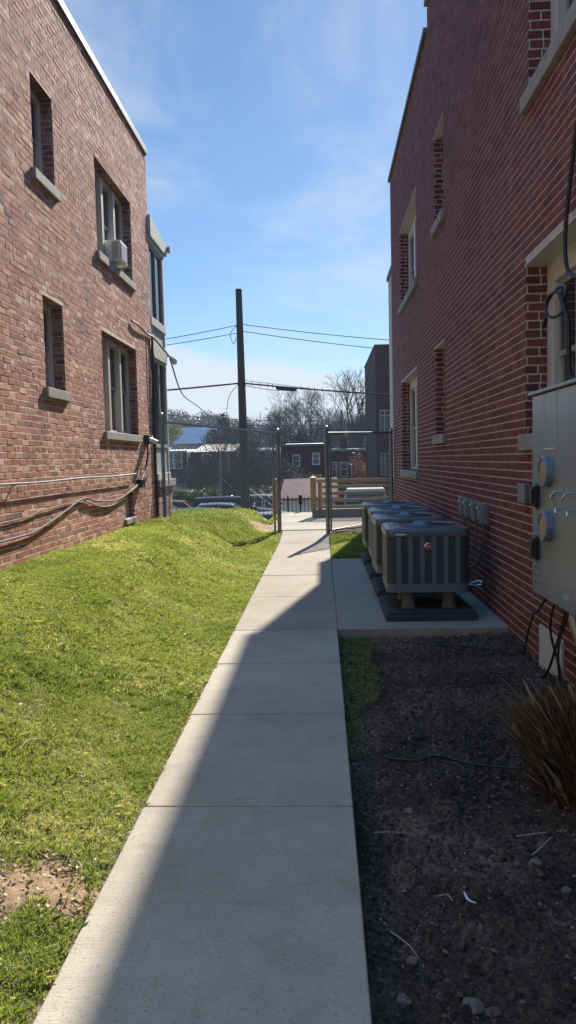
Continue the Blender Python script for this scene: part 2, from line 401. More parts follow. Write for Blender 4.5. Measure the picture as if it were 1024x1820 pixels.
# ------------------------------------------------------------------ terrain
def H(x, y):
    """height of the ground"""
    x = np.asarray(x, float); y = np.asarray(y, float)
    t = sstep(y, 13.0, 15.5)
    bank = (.47-.09*t) * sstep(-x, .95+.15*t, 2.35-.55*t) + .02*sstep(-x, .82, .98)
    n = (fbm(x*.8+5, y*.8, 3) - .5) * .012 * sstep(-x, .85, 1.4)
    left = bank + n
    rise = .09 * sstep(y, 12.0, 14.8)
    left = left + rise*sstep(x, -1.6, -.9)
    right = -.07 + rise
    z = np.where(x < -.35, left, right)
    # beyond the terrace the land drops to the parking lot, then on to the street
    d1 = np.where(x < -1.25, sstep(y, 17.2, 22.5), sstep(y, 20.3, 22.0))
    z = z*(1-d1) + d1*(-2.0)
    z = z - 2.0*sstep(y, 48, 70) - 1.0*sstep(y, 90, 140) + 7*sstep(y, 130, 260)
    return z
def grid(name, xs, ys, hf, mat, smooth=True):
    X, Y = np.meshgrid(xs, ys); Z = hf(X, Y)
    V = np.stack([X.ravel(), Y.ravel(), Z.ravel()], 1)
    nx, ny = len(xs), len(ys)
    i = np.arange(nx-1)[None, :] + np.arange(ny-1)[:, None]*nx
    F = np.stack([i, i+1, i+1+nx, i+nx], -1).reshape(-1, 4)
    return mesh_np(name, V, F, mat, None, None, smooth)
gx = np.concatenate([np.linspace(-600, -60, 30), np.linspace(-50, -5, 46), np.linspace(-4, 4, 60), np.linspace(5, 50, 46), np.linspace(60, 600, 30)])
gy = np.concatenate([np.linspace(-10, 14, 20), np.linspace(15, 25, 60), np.linspace(26, 150, 60), np.linspace(160, 500, 40)])
def Hlow(X, Y):
    z = H(X, Y)
    near = (Y < 17.1) & (X < 3.5)
    return np.where(near, z-.25, z-.03)
kind(grid('ground', gx, gy, Hlow, M['dirt']))
kind(grid('lawn', np.linspace(-6.0, -.806, 110), np.linspace(-1.5, 20.5, 320), lambda X, Y: H(X, Y) - .006, M['turf']))
kind(grid('side_lawn', np.linspace(.11, 1.62, 30), np.linspace(11.41, 17.0, 60), lambda X, Y: np.where(Y > 14.9 + .95*(X), -.2, .035*sstep(Y, 11.4, 13) + .05*sstep(Y, 12.0, 14.8) + (fbm(X*4, Y*4, 3)-.5)*.04 - .01), M['turf']))
def Hsoil(X, Y):
    z = -.085 + (fbm(X*2.2, Y*2.2, 4)-.5)*.07 + (fbm(X*14+9, Y*14, 4, .6)-.5)*.045
    z += .07*sstep(X, .9, 1.5)*(fbm(X*3+2, Y*3, 3))
    z -= .02*sstep(.35-X, 0, .2)
    clod = fbm(X*38+3, Y*38, 2); z += np.maximum(clod-.58, 0)*.09
    return z
kind(grid('soil_bed', np.linspace(.106, 1.63, 170), np.linspace(.4, 6.62, 660), Hsoil, M['soil']))
kind(grid('parking_lot', np.linspace(-40, 30, 60), np.linspace(22.6, 47.5, 30), lambda X, Y: H(X, Y)+.02, M['asphalt']))

# hills far away
def hillz(X, Y):
    crest = 13 + 6*np.exp(-((X+65)/45)**2) + 4*np.exp(-((X-30)/35)**2) - 4*np.exp(-((X+10)/25)**2)
    prof = sstep(Y, 215, 320)
    return -3 + (crest+3)*prof + (fbm(X/5, Y/5, 3, .6)-.5)*4.5*prof
kind(grid('hills', np.linspace(-400, 400, 480), np.linspace(210, 400, 90), hillz, M['hill'], True))

# concrete path: one slab after another with joints
mb = MB()
M['concdark'] = concrete('darker_concrete', (.33,.285,.22), (.43,.375,.295))  # same concrete in a darker tone, for the farther slabs
js = [-1.5, -.30, .75, 1.62, 3.20, 4.41, 5.53, 6.64, 8.27, 9.82, 11.40, 12.50, 13.66]
for a, b in zip(js[:-1], js[1:]):
    lift = (((a*7.3) % 1)-.5)*.006
    mb.box(-.815+(((a*3.7) % 1)-.5)*.008, .104+(((a*5.1) % 1)-.5)*.006, a+.006, b-.006, -.11, lift, 1 if a > 6 else 0)
mb2 = MB()
o = kind(mb.build('concrete_path', [M['conc'], M['concdark']], None, .006, seg=2))
mb = MB()
def ramp_slab(m_, x0, x1, y0, y1, z0, z1, t=.14):
    m_.add([(x0,y0,z0-t),(x1,y0,z0-t),(x1,y1,z1-t),(x0,y1,z1-t),(x0,y0,z0),(x1,y0,z0),(x1,y1,z1),(x0,y1,z1)],
           [(3,2,1,0),(4,5,6,7),(0,1,5,4),(1,2,6,5),(2,3,7,6),(3,0,4,7)])
ramp_slab(mb, -.815, .104, 13.664, 15.10, 0.0, .09)
kind(mb.build('path_ramp', M['concdark'], None, .006))
mb = MB(); mb.box(.108, 1.60, 6.64, 8.266, -.13, -.001); mb.box(.108, 1.60, 8.274, 9.816, -.13, -.001); mb.box(.108, 1.60, 9.824, 11.40, -.13, -.001)
kind(mb.build('equipment_slab', M['concdark'], None, .006))
mb = MB(); mb.box(-.80, .095, -1.4, 11.38, -.16, -.02); mb.box(.10, 1.58, 6.66, 11.38, -.16, -.02); kind(mb.build('joint_sand', M['soil']))
# terrace beyond the fence
mb = MB()
tz = .105
poly = [(-1.12, 15.105), (.05, 15.105), (.62, 15.42), (1.70, 17.2), (6.0, 17.25), (6.0, 20.2), (-1.12, 20.2)]
n = len(poly)
mb.add([(x, y, -.25) for x, y in poly] + [(x, y, tz) for x, y in poly], [tuple(range(n))[::-1], tuple(range(n, 2*n))] + [(i, (i+1) % n, (i+1) % n+n, i+n) for i in range(n)])
kind(mb.build('terrace', M['concdark'], None, .01))
mb = MB(); mb.box(-.27, 8.0, 18.22, 18.46, .0, .30)
tag(mb.build('kerb_wall', M['conc2'], None, .02), 'low grey concrete kerb wall under the horizontal board fence', 'low wall')
# steps going down beyond the terrace
mb = MB()
for k in range(8): mb.box(-1.12, 1.4, 20.204+k*.28, 20.5+k*.28, -2.2, .10-.17*(k+1))
kind(mb.build('steps_down', M['conc2'], None, .01))

# ------------------------------------------------------------------ walls with openings
def wall_openings(mbw, X, y0, y1, z0, z1, ops, depth, face):
    """wall plane at x=X facing face (+1/-1 in x); openings get reveals running back by depth"""
    _n0 = len(mbw.mi)
    ys = sorted({y0, y1} | {o[0] for o in ops} | {o[1] for o in ops}); zs = sorted({z0, z1} | {o[2] for o in ops} | {o[3] for o in ops})
    for a, b in zip(ys[:-1], ys[1:]):
        for c, d in zip(zs[:-1], zs[1:]):
            if any(o[0] <= a+1e-6 and b-1e-6 <= o[1] and o[2] <= c+1e-6 and d-1e-6 <= o[3] for o in ops): continue
            q = [(X,a,c),(X,b,c),(X,b,d),(X,a,d)]
            mbw.add(q, [(0,1,2,3) if face > 0 else (3,2,1,0)])
    for i in range(_n0, len(mbw.mi)): mbw.mi[i] = 1
    Xi = X - face*depth
    for a, b, c, d in ops:
        for q in ([(X,a,c),(X,a,d),(Xi,a,d),(Xi,a,c)], [(X,b,c),(Xi,b,c),(Xi,b,d),(X,b,d)], [(X,a,c),(Xi,a,c),(Xi,b,c),(X,b,c)], [(X,a,d),(X,b,d),(Xi,b,d),(Xi,a,d)]):
            mbw.add(q, [(0,1,2,3) if face > 0 else (3,2,1,0)])

def window(parent, X, face, a, b, c, d, lights=1, depth=.13, sillh=.12, sillp=.05, label=None, mull=.11, head=True, frame_w=.07, trim='trim', meeting=True):
    """double-hung window set back in the wall; face = outward x direction"""
    Xb = X - face*depth
    def bx(m_, u0, u1, *r): m_.box(min(u0, u1), max(u0, u1), *r)
    f = MB(); t = .10
    bx(f, Xb, Xb-face*t, a+.002, a+frame_w, c+.002, d-.002); bx(f, Xb, Xb-face*t, b-frame_w, b-.002, c+.002, d-.002)
    bx(f, Xb, Xb-face*t, a+frame_w, b-frame_w, d-frame_w, d-.002); bx(f, Xb, Xb-face*t, a+frame_w, b-frame_w, c+.002, c+.045)
    w = (b-a-2*frame_w-(lights-1)*mull)/lights; spans = []
    y = a+frame_w
    for i in range(lights):
        spans.append((y, y+w))
        if i < lights-1: bx(f, Xb+face*.035, Xb-face*t, y+w, y+w+mull, c+.046, d-frame_w-.002)
        y += w+mull
    fo = f.build('window', M[trim], parent, .006)
    if label: fo['label'] = label
    for (p, q) in spans:
        s_ = MB(); zt, zb = d-frame_w-.002, c+.047; zm = (zt+zb)/2; sw = .04
        for (z0, z1, off) in ((zm-.02, zt, .035), (zb, zm+.02, .06)):
            x0 = Xb-face*off; x1 = x0-face*.03
            bx(s_, x0, x1, p+.002, p+sw, z0, z1); bx(s_, x0, x1, q-sw, q-.002, z0, z1); bx(s_, x0, x1, p+sw, q-sw, z0, z0+sw); bx(s_, x0, x1, p+sw, q-sw, z1-sw, z1)
        s_.build('sash', M['sash'], fo)
        g_ = MB()
        bx(g_, Xb-face*.048, Xb-face*.055, p+.01, q-.01, zm, zt-.01); bx(g_, Xb-face*.073, Xb-face*.080, p+.01, q-.01, zb+.01, zm)
        g_.build('pane', M['glass'], fo)
    if sillh:
        s_ = MB(); bx(s_, X+face*sillp, X-face*(depth+.02), a-.07, b+.07, c-sillh, c-.003); s_.build('sill', M['stone'], fo, .008)
    return fo

def brick_skin(name, X, face, y0, y1, z0, z1, ops, mat, parent, seed, h=.0685, w=.203, bed=.012, head=.009, proud=.006, every=6, jit=.0009, rough=1.0):
    rg = np.random.RandomState(seed); Q = []
    r0 = int(math.floor(z0/h)); r1 = int(math.ceil(z1/h))
    for row in range(r0, r1):
        za, zb = row*h+bed/2, (row+1)*h-bed/2
        ww = w/2 if row % every == 0 else w
        off = (row % 2)*ww/2 + rg.uniform(-.012, .012)
        k0 = int(math.floor((y0-off)/ww)); k1 = int(math.ceil((y1-off)/ww))
        for k in range(k0, k1):
            segs = [(max(k*ww+off+head/2, y0), min((k+1)*ww+off-head/2, y1))]
            for (a, b, c, d) in ops:
                if zb <= c or za >= d: continue
                ns = []
                for (p, q) in segs:
                    if q <= a or p >= b: ns.append((p, q))
                    else:
                        if p < a: ns.append((p, a))
                        if q > b: ns.append((b, q))
                segs = ns
            for (p, q) in segs:
                if q-p < .012: continue
                zs_, ze_ = za, zb
                for (a, b, c, d) in ops:
                    if q > a and p < b:
                        if zs_ < d <= ze_: zs_ = d
                        if zs_ < c <= ze_: ze_ = c
                if z1 < ze_: ze_ = z1
                if ze_-zs_ > .01: Q.append((p, q, zs_, ze_))
    Q = np.array(Q); n = len(Q); p, q, a, b = Q.T
    pr = np.maximum(proud + rg.normal(size=n)*proud*.35*rough, .0005); tl = rg.normal(size=(n, 2))*proud*.32*rough; corner = [(-1,-1),(1,-1),(1,1),(-1,1)]
    j = lambda: rg.normal(size=n)*jit
    yb = [p, q, q, p]; zb_ = [a, a, b, b]; V = []
    for i in range(4): V.append(np.stack([np.full(n, X-face*.004), yb[i], zb_[i]], 1))
    ci = .0018; sy = [1, -1, -1, 1]; sz = [1, 1, -1, -1]
    for i in range(4): V.append(np.stack([X+face*(pr*.62), yb[i]+j()*.6, zb_[i]+j()*.6], 1))
    for i in range(4): V.append(np.stack([X+face*(pr + tl[:, 0]*corner[i][0] + tl[:, 1]*corner[i][1]), yb[i]+sy[i]*ci+j(), zb_[i]+sz[i]*ci+j()], 1))
    V = np.stack(V, 1).reshape(-1, 3); F = []
    for lv in (0, 4):
        for i in range(4):
            i2 = (i+1) % 4; F.append((lv+i, lv+i2, lv+4+i2, lv+4+i))
    F.append((8, 9, 10, 11)); F = np.array(F)
    if face < 0: F = F[:, ::-1]
    F = (F[None]+12*np.arange(n)[:, None, None]).reshape(-1, 4)
    # clusters of darker / paler bricks as well as single odd ones
    rv = np.clip(.5*rg.rand(n)+.5*rg.rand(n) + .02 + .25*(fbm(p*1.7+9, a*2.4, 2)-.5), 0, .999)
    return mesh_np(name, V, F, mat, parent, np.repeat(rv, 12))
def brick_face_mat(name, cols, bd=.004, dirt=.5):
    m, nt, b = nm(name); g = G(nt); ob = g.obj()
    at = g.n('ShaderNodeAttribute', attribute_name='rnd').outputs['Fac']
    base = g.ramp(at, [((i+.01)/len(cols), c) for i, c in enumerate(cols)], 'LINEAR')
    fine = g.noise(38, 6, .72, ob); med = g.noise(9, 4, .6, ob)
    base = g.mix(g.mapr(fine, .35, .7, 0, .5), base, g.mix(1.0, base, (.58,.55,.56), 'MULTIPLY'))
    base = g.mix(g.mapr(med, .45, .75, 0, .35), base, g.mix(.5, base, (.45,.38,.33)))
    st = g.mapr(g.noise(.9, 5, .6, g.scaled(ob, (1,1,.5))), .42, .72, 0, dirt)
    base = g.mix(st, base, g.mix(1.0, base, (.66,.66,.68), 'MULTIPLY'))
    g.set(b.inputs['Base Color'], base); b.inputs['Roughness'].default_value = .9; b.inputs['Specular IOR Level'].default_value = .25
    g.set(b.inputs['Normal'], g.bump(fine, bd))
    return m
def mortar_mat(name, c):
    m, nt, b = nm(name); g = G(nt); ob = g.obj(); v = g.noise(12, 5, .65, ob)
    g.set(b.inputs['Base Color'], g.ramp(v, [(.3, tuple(Vector(c)*.7)), (.65, c)])); b.inputs['Roughness'].default_value = .95
    g.set(b.inputs['Normal'], g.bump(g.noise(90, 4, .7, ob), .004))
    return m
M['bfL'] = brick_face_mat('weathered_brick_face', [(.16,.098,.098),(.30,.150,.125),(.41,.178,.120),(.48,.195,.120),(.52,.212,.130),(.57,.25,.155),(.64,.33,.215),(.74,.48,.35)], .0022, .7)  # the left wall's own brick colours
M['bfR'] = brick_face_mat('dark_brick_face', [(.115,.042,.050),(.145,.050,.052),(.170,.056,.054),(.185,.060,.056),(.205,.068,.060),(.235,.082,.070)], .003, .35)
M['moL'] = mortar_mat('pale_mortar', (.80,.63,.52)); M['moR'] = mortar_mat('grey_mortar', (.62,.54,.48))

# ---- left building
LX, LTOP, LEND = -3.15, 7.20, 14.27
lb = empty('brick_building', (LX, LEND, .4)); tag(lb, 'sunlit weathered brick apartment building along the left of the lawn', 'building')
lb.location = (0,0,0)
w_ = MB()
opsL = [(8.57, 9.26, 4.80, 5.86), (8.67, 9.34, 2.40, 3.45), (10.95, 12.98, 4.54, 5.88), (10.98, 13.02, 1.98, 3.44), (11.93, 12.5, .62, 1.03)]
# vent opening kept clear of the windows above
wall_openings(w_, LX, -6, LEND, -.4, LTOP, opsL, .13, 1)
w_.add([(LX, LEND, -.4), (LX-9, LEND, -.4), (LX-9, LEND, LTOP), (LX, LEND, LTOP)], [(0,1,2,3)])
w_.add([(LX, -6, -.4), (LX-9, -6, -.4), (LX-9, -6, LTOP), (LX, -6, LTOP)], [(3,2,1,0)])
w_.add([(LX-9, -6, -.4), (LX-9, LEND, -.4), (LX-9, LEND, LTOP), (LX-9, -6, LTOP)], [(3,2,1,0)])
w_.build('wall', [M['brickL'], M['moL']], lb)
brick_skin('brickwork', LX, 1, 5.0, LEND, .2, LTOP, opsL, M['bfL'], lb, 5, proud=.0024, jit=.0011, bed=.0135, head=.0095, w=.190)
w_ = MB(); w_.box(LX-9, LX, -6, LEND, LTOP-.25, LTOP-.05); w_.build('roof', M['rooftar'], lb)
w_ = MB(); w_.box(LX-.25, LX+.035, -6.03, LEND+.03, LTOP-.04, LTOP+.08); w_.box(LX-9, LX-.25, LEND-.25, LEND+.03, LTOP-.04, LTOP+.08)
w_.build('roof_coping', M['coping'], lb, .01)
for (a, b, c, d), n_ in zip(opsL[:4], (1, 1, 3, 3)):
    window(lb, LX, 1, a, b, c, d, n_)
# basement window, boarded
w_ = MB(); w_.box(LX-.12, LX-.085, 11.935, 12.495, .625, 1.025); w_.build('basement_board', M['trim'], lb)
w_ = MB(); w_.box(LX-.13, LX+.045, 11.86, 12.54, .53, .615); w_.build('basement_sill', M['stone'], lb, .008)
# header soldier bricks and lintels are part of the pattern; closed porch (sunroom) at the far corner
PE = 15.62
def face_quad(m_, X, y0, y1, z0, z1a, z1b): m_.add([(X,y0,z0),(X,y1,z0),(X,y1,z1b),(X,y0,z1a)], [(0,1,2,3)])
px = LX-.02
w_ = MB(); w_.box(px-2.6, px+.03, LEND+.004, PE+.12, -1.2, 1.02); w_.build('porch_base', M['brickL'], lb)
w_ = MB(); w_.box(px-2.65, px+.09, LEND+.006, PE+.24, 1.024, 1.17); w_.build('porch_cap_stone', M['stone'], lb, .012)
w_ = MB()   # framed side of the porch, seen from the alley
for (z0, z1) in ((1.172, 1.30), (3.50, 3.80), (4.10, 4.25), (5.62, 5.70)): w_.box(px-.08, px+.035, LEND+.008, PE, z0, z1)
w_.box(px-.10, px+.01, PE-.075, PE+.02, 1.172, 5.84); w_.box(px-.10, px+.01, LEND+.01, LEND+.07, 1.172, 5.7)
w_.build('porch_trim', M['peel'], lb, .006)
w_ = MB()
for (z0, z1) in ((1.302, 1.78), (3.802, 4.098)): MB().box(px-.07, px-.01, LEND+.072, PE-.077, z0, z1).build('porch_panel', M['cementgrey'], lb)
for (z0, z1) in ((1.86, 3.498), (4.252, 5.618)):
    fr = MB(); y0, y1 = LEND+.072, PE-.077
    for (p, q) in ((y0, y0+.05), (y1-.05, y1), ((y0+y1)/2-.03, (y0+y1)/2+.03)): fr.box(px-.07, px+.0, p, q, z0, z1)
    fr.box(px-.07, px+.02, y0, y1, z0-.07, z0-.002); fr.box(px-.07, px-.0, y0+.052, y1-.052, z1-.05, z1-.001)
    fo = fr.build('porch_window', M['sash'], lb, .004)
    gl = MB(); gl.box(px-.05, px-.04, y0+.05, y1-.05, z0, z1-.05); gl.build('pane', M['glass'], fo)
w_ = MB()   # fascia and sloping roof of the porch
w_.add([(px-2.6,LEND+.005,5.702),(px+.07,LEND+.005,5.702),(px+.07,PE+.14,5.702),(px-2.6,PE+.14,5.702),(px-2.6,LEND+.005,6.10),(px+.07,LEND+.005,6.10),(px+.07,PE+.14,5.90),(px-2.6,PE+.14,5.90)],
       [(3,2,1,0),(4,5,6,7),(0,1,5,4),(1,2,6,5),(2,3,7,6),(3,0,4,7)])
w_.build('porch_fascia', M['peel'], lb, .01)
w_ = MB(); w_.tube([(px-2.7, PE+.19, 5.86), (px+.14, PE+.19, 5.86)], .065, 10)
w_.build('gutter', M['peel'], lb)
w_ = MB(); w_.box(px-2.6, px-.10, LEND+.01, PE+.01, 1.173, 5.70); w_.build('porch_interior_wall', M['cementgrey'], lb)

# ---- right building
RX, RTOP, REND = 1.60, 7.50, 17.15
rb = empty('brick_building'); tag(rb, 'shaded dark red brick apartment building rising along the right of the path', 'building')
w_ = MB()
opsR = [(12.80, 15.32, 1.26, 2.98), (9.98, 10.78, 1.80, 3.0), (12.72, 15.28, 4.42, 5.86), (9.95, 10.72, 4.62, 5.80), (4.35, 6.06, 1.66, 2.96), (3.6, 5.98, 4.20, 5.72)]
wall_openings(w_, RX, -6, REND, -.5, RTOP, opsR, .16, -1)
w_.add([(RX,-6,RTOP),(RX,11.25,RTOP),(RX,11.25,RTOP+.30),(RX,-6,RTOP+.30)], [(3,2,1,0)])
w_.add([(RX,11.25,RTOP),(RX+.3,11.25,RTOP),(RX+.3,11.25,RTOP+.30),(RX,11.25,RTOP+.30)], [(0,1,2,3)])
w_.add([(RX,REND,-.5),(RX+9,REND,-.5),(RX+9,REND,RTOP),(RX,REND,RTOP)], [(3,2,1,0)])
w_.add([(RX,-6,-.5),(RX+9,-6,-.5),(RX+9,-6,RTOP+.3),(RX,-6,RTOP+.3)], [(0,1,2,3)])
w_.add([(RX+9,-6,-.5),(RX+9,REND,-.5),(RX+9,REND,RTOP),(RX+9,-6,RTOP)], [(0,1,2,3)])
w_.build('wall', [M['brickR'], M['moR']], rb)
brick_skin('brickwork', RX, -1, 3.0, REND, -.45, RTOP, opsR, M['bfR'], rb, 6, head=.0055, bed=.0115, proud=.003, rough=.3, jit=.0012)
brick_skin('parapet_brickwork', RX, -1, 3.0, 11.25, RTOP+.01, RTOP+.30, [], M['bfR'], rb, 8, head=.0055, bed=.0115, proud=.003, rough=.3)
w_ = MB(); w_.box(RX+.01, RX+9, -6, REND-.01, RTOP-.25, RTOP-.05); w_.build('roof', M['rooftar'], rb)
w_ = MB(); w_.box(RX-.05, RX+.28, 11.30, REND+.03, RTOP+.002, RTOP+.08); w_.box(RX-.05, RX+.28, -6, 11.22, RTOP+.302, RTOP+.38)
w_.box(RX+.28, RX+9, REND-.25, REND+.03, RTOP+.002, RTOP+.08)
w_.build('roof_coping', M['coping'], rb, .008)
for (a, b, c, d), n_ in zip(opsR, (2, 1, 2, 1, 2, 2)):
    fo = window(rb, RX, -1, a, b, c, d, n_, depth=.16, mull=.16, frame_w=.17 if n_ == 2 else .10, sillh=.13, trim='trimlight')
    hd = MB(); hd.box(RX-.012, RX+.158, a-.0, b+.0, d-.012, d-.0025); hd.build('lintel', M['trimlight'], fo)
# enclosed porch continuing past the far corner
w_ = MB(); w_.box(RX+.13, RX+3, REND+.005, REND+2.25, -.4, 5.88); w_.build('porch_side', M['peel'], rb, .01)
w_ = MB(); w_.box(RX+.09, RX+3, REND+.005, REND+2.3, 5.882, 6.0); w_.build('porch_roof', M['coping'], rb, .01)
w_ = MB(); w_.tube([(RX+.03, REND+.05, 5.7), (RX+.03, REND+.05, .15)], .03, 8); w_.build('downpipe', M['peel'], rb)

# ------------------------------------------------------------------ AC condenser units
def make_ac():
    root = empty('air_conditioner')
    w, h = .38, .60          # half width, body height; origin is the ground under the unit's middle
    z0 = .245
    def rr(half, r, z, n=6):
        pts = []
        for cx, cy, a0 in ((half-r, half-r, 0), (-half+r, half-r, 90), (-half+r, -half+r, 180), (half-r, -half+r, 270)):
            for k in range(n+1):
                t = R_(a0 + 90*k/n); pts.append((cx+r*math.cos(t), cy+r*math.sin(t), z))
        return pts
    def loft(m_, rings, cap0=True, cap1=True):
        n_ = len(rings[0]); o_ = len(m_.v)
        for r_ in rings: m_.v.extend(r_)
        for i in range(len(rings)-1):
            for k in range(n_):
                k2 = (k+1) % n_; m_.f.append((o_+i*n_+k, o_+i*n_+k2, o_+(i+1)*n_+k2, o_+(i+1)*n_+k)); m_.mi.append(0)
        if cap0: m_.f.append(tuple(o_+k for k in range(n_))[::-1]); m_.mi.append(0)
        if cap1: m_.f.append(tuple(o_+(len(rings)-1)*n_+k for k in range(n_))); m_.mi.append(0)
    # base pan
    b_ = MB(); loft(b_, [rr(w-.005, .07, z0-.0), rr(w, .07, z0+.004), rr(w, .07, z0+.085), rr(w-.012, .07, z0+.09)])
    b_.build('base_pan', M['acdark'], root)
    # coil core
    c_ = MB(); loft(c_, [rr(w-.028, .05, z0+.09), rr(w-.028, .05, z0+h-.07)]); c_.build('coil', M['coil'], root)
    # louvred sides: horizontal louvres with vertical ribs
    l_ = MB(); zs = z0+.095; nl = 34; step = (h-.175)/nl
    for i in range(nl):
        z = zs + i*step
        loft(l_, [rr(w-.020, .065, z), rr(w-.003, .07, z+step*.22), rr(w-.003, .07, z+step*.55), rr(w-.020, .065, z+step*.70)], False, False)
    l_.build('louvre', M['acdark'], root)
    r_ = MB()
    for s in range(4):
        for u in (-.27, -.162, -.054, .054, .162, .27):
            x0, x1 = u-.021, u+.021; y0, y1 = -w+.0005, -w+.03; za, zb = z0+.088, z0+h-.075
            for (dx0, dx1, dy0) in ((x0, x1, y0),):
                vs = [(dx0,dy0,za),(dx1,dy0,za),(dx1,y1,za),(dx0,y1,za),(dx0,dy0,zb),(dx1,dy0,zb),(dx1,y1,zb),(dx0,y1,zb)]
                a_ = s*math.pi/2; ca, sa = math.cos(a_), math.sin(a_)
                r_.add([(x*ca-y*sa, x*sa+y*ca, z) for x, y, z in vs], [(3,2,1,0),(4,5,6,7),(0,1,5,4),(1,2,6,5),(2,3,7,6),(3,0,4,7)])
    r_.build('rib', M['acdark'], root)
    # top cap with fan opening
    t_ = MB(); zt = z0+h
    rings = [rr(w-.012, .07, zt-.08), rr(w+.006, .075, zt-.075), rr(w+.008, .075, zt-.03), rr(w-.004, .07, zt-.008), rr(w-.03, .06, zt)]
    loft(t_, rings, True, False)
    n_ = len(rings[0]); o_ = len(t_.v)
    circ = lambda r, z: [(r*math.cos(math.atan2(p[1], p[0])), r*math.sin(math.atan2(p[1], p[0])), z) for p in rings[-1]]
    loft(t_, [rings[-1], circ(.325, zt+.004), circ(.315, zt+.016), circ(.30, zt+.014), circ(.29, zt-.05)], False, False)
    t_.build('top_cap', M['acrim'], root, smooth=False)
    f_ = MB(); f_.lathe([(.0, zt-.05), (.288, zt-.05)], 28); f_.build('fan_well', M['acblack'], root)
    f_ = MB()
    for k in range(3):
        a_ = k*2*math.pi/3
        for j in range(1):
            p = [(.07, -.04), (.27, -.10), (.28, .06), (.07, .05)]
            f_.add([(x*math.cos(a_)-y*math.sin(a_), x*math.sin(a_)+y*math.cos(a_), zt-.035+(.02 if y > 0 else 0)) for x, y in p] +
                   [(x*math.cos(a_)-y*math.sin(a_), x*math.sin(a_)+y*math.cos(a_), zt-.038+(.02 if y > 0 else 0)) for x, y in p], [(0,1,2,3),(7,6,5,4),(0,4,5,1),(1,5,6,2),(2,6,7,3),(3,7,4,0)])
    f_.build('fan_blade', M['acblack'], root)
    g_ = MB()
    for r in [.05+.021*k for k in range(13)]:
        pts = [(r*math.cos(2*math.pi*k/40), r*math.sin(2*math.pi*k/40), zt+.012+.012*(1-r/.31)) for k in range(41)]
        g_.tube(pts, .0022, 4, cap=False)
    for k in range(8):
        a_ = k*math.pi/4; g_.tube([(.03*math.cos(a_), .03*math.sin(a_), zt+.02), (.305*math.cos(a_), .305*math.sin(a_), zt+.008)], .003, 5)
    g_.build('fan_grille', M['acrim'], root)
    g_ = MB(); g_.lathe([(.085, zt+.004), (.09, zt+.02), (.075, zt+.034), (.02, zt+.038)], 24); g_.build('motor_cap', M['acrim'], root, smooth=False)
    # badge: silver ring, red disc, white flash
    bd = MB(); bd.lathe([(.036, -w-.004), (.036, -w-.012), (.030, -w-.013)], 24, (0, 0, z0+.43), 'y')
    bo = bd.build('badge', M['silver'], root)
    bd = MB(); bd.lathe([(.029, -w-.012), (.029, -w-.0150)], 24, (0, 0, z0+.43), 'y'); bd.build('badge_disc', M['red'], bo)
    bd = MB(); bd.box(-.018, .018, -w-.0175, -w-.0155, z0+.424, z0+.436); bd.build('badge_mark', M['white'], bo)
    # small plate on the cap and screws
    p_ = MB(); p_.box(-.30, -.20, -w-.011, -w-.0085, zt-.062, zt-.047); p_.build('name_plate', M['silver'], root)
    # risers
    for sx in (-1, 1):
        for sy in (-1, 1):
            q = MB(); q.lathe([(.075, .082), (.070, .095), (.045, .235), (.045, .2449)], 12, (sx*.19+.02, sy*.21, 0))
            q.build('riser', M['riser'], root)
    return root
ac = make_ac()
acw = ['nearest dark grey air conditioner with a red round badge facing the path', 'second air conditioner from the camera, behind the one with the badge in full view',
       'third air conditioner from the camera in the row beside the red brick wall', 'farthest air conditioner in the row, nearest the chain link fence']
pdw = ['black moulded pad under the nearest air conditioner', 'black moulded pad under the second air conditioner from the camera', 'black moulded pad under the third air conditioner from the camera', 'black moulded pad under the farthest air conditioner']
pad = MB(); pad.box(-.42, .42, -.47, .47, .0, .06); pad.box(-.40, .40, -.45, .45, .0605, .08)
pad0 = pad.build('equipment_pad', M['ppad'], None, .01)
for i in range(4):
    y = 7.39 + i*1.22
    o = ac if i == 0 else copy_tree(ac)
    o.location = (.965 + (0, -.02, .01, -.01)[i], y, 0); o.rotation_euler.z = R_((-1.0, .8, -.5, .6)[i])
    tag(o, acw[i], 'air conditioner', 'air conditioners along the brick wall')
    p = pad0 if i == 0 else pad0.copy()
    if i: COL.objects.link(p)
    p.location = (.975, y-.01, .001); tag(p, pdw[i], 'equipment pad', 'pads under the air conditioners')

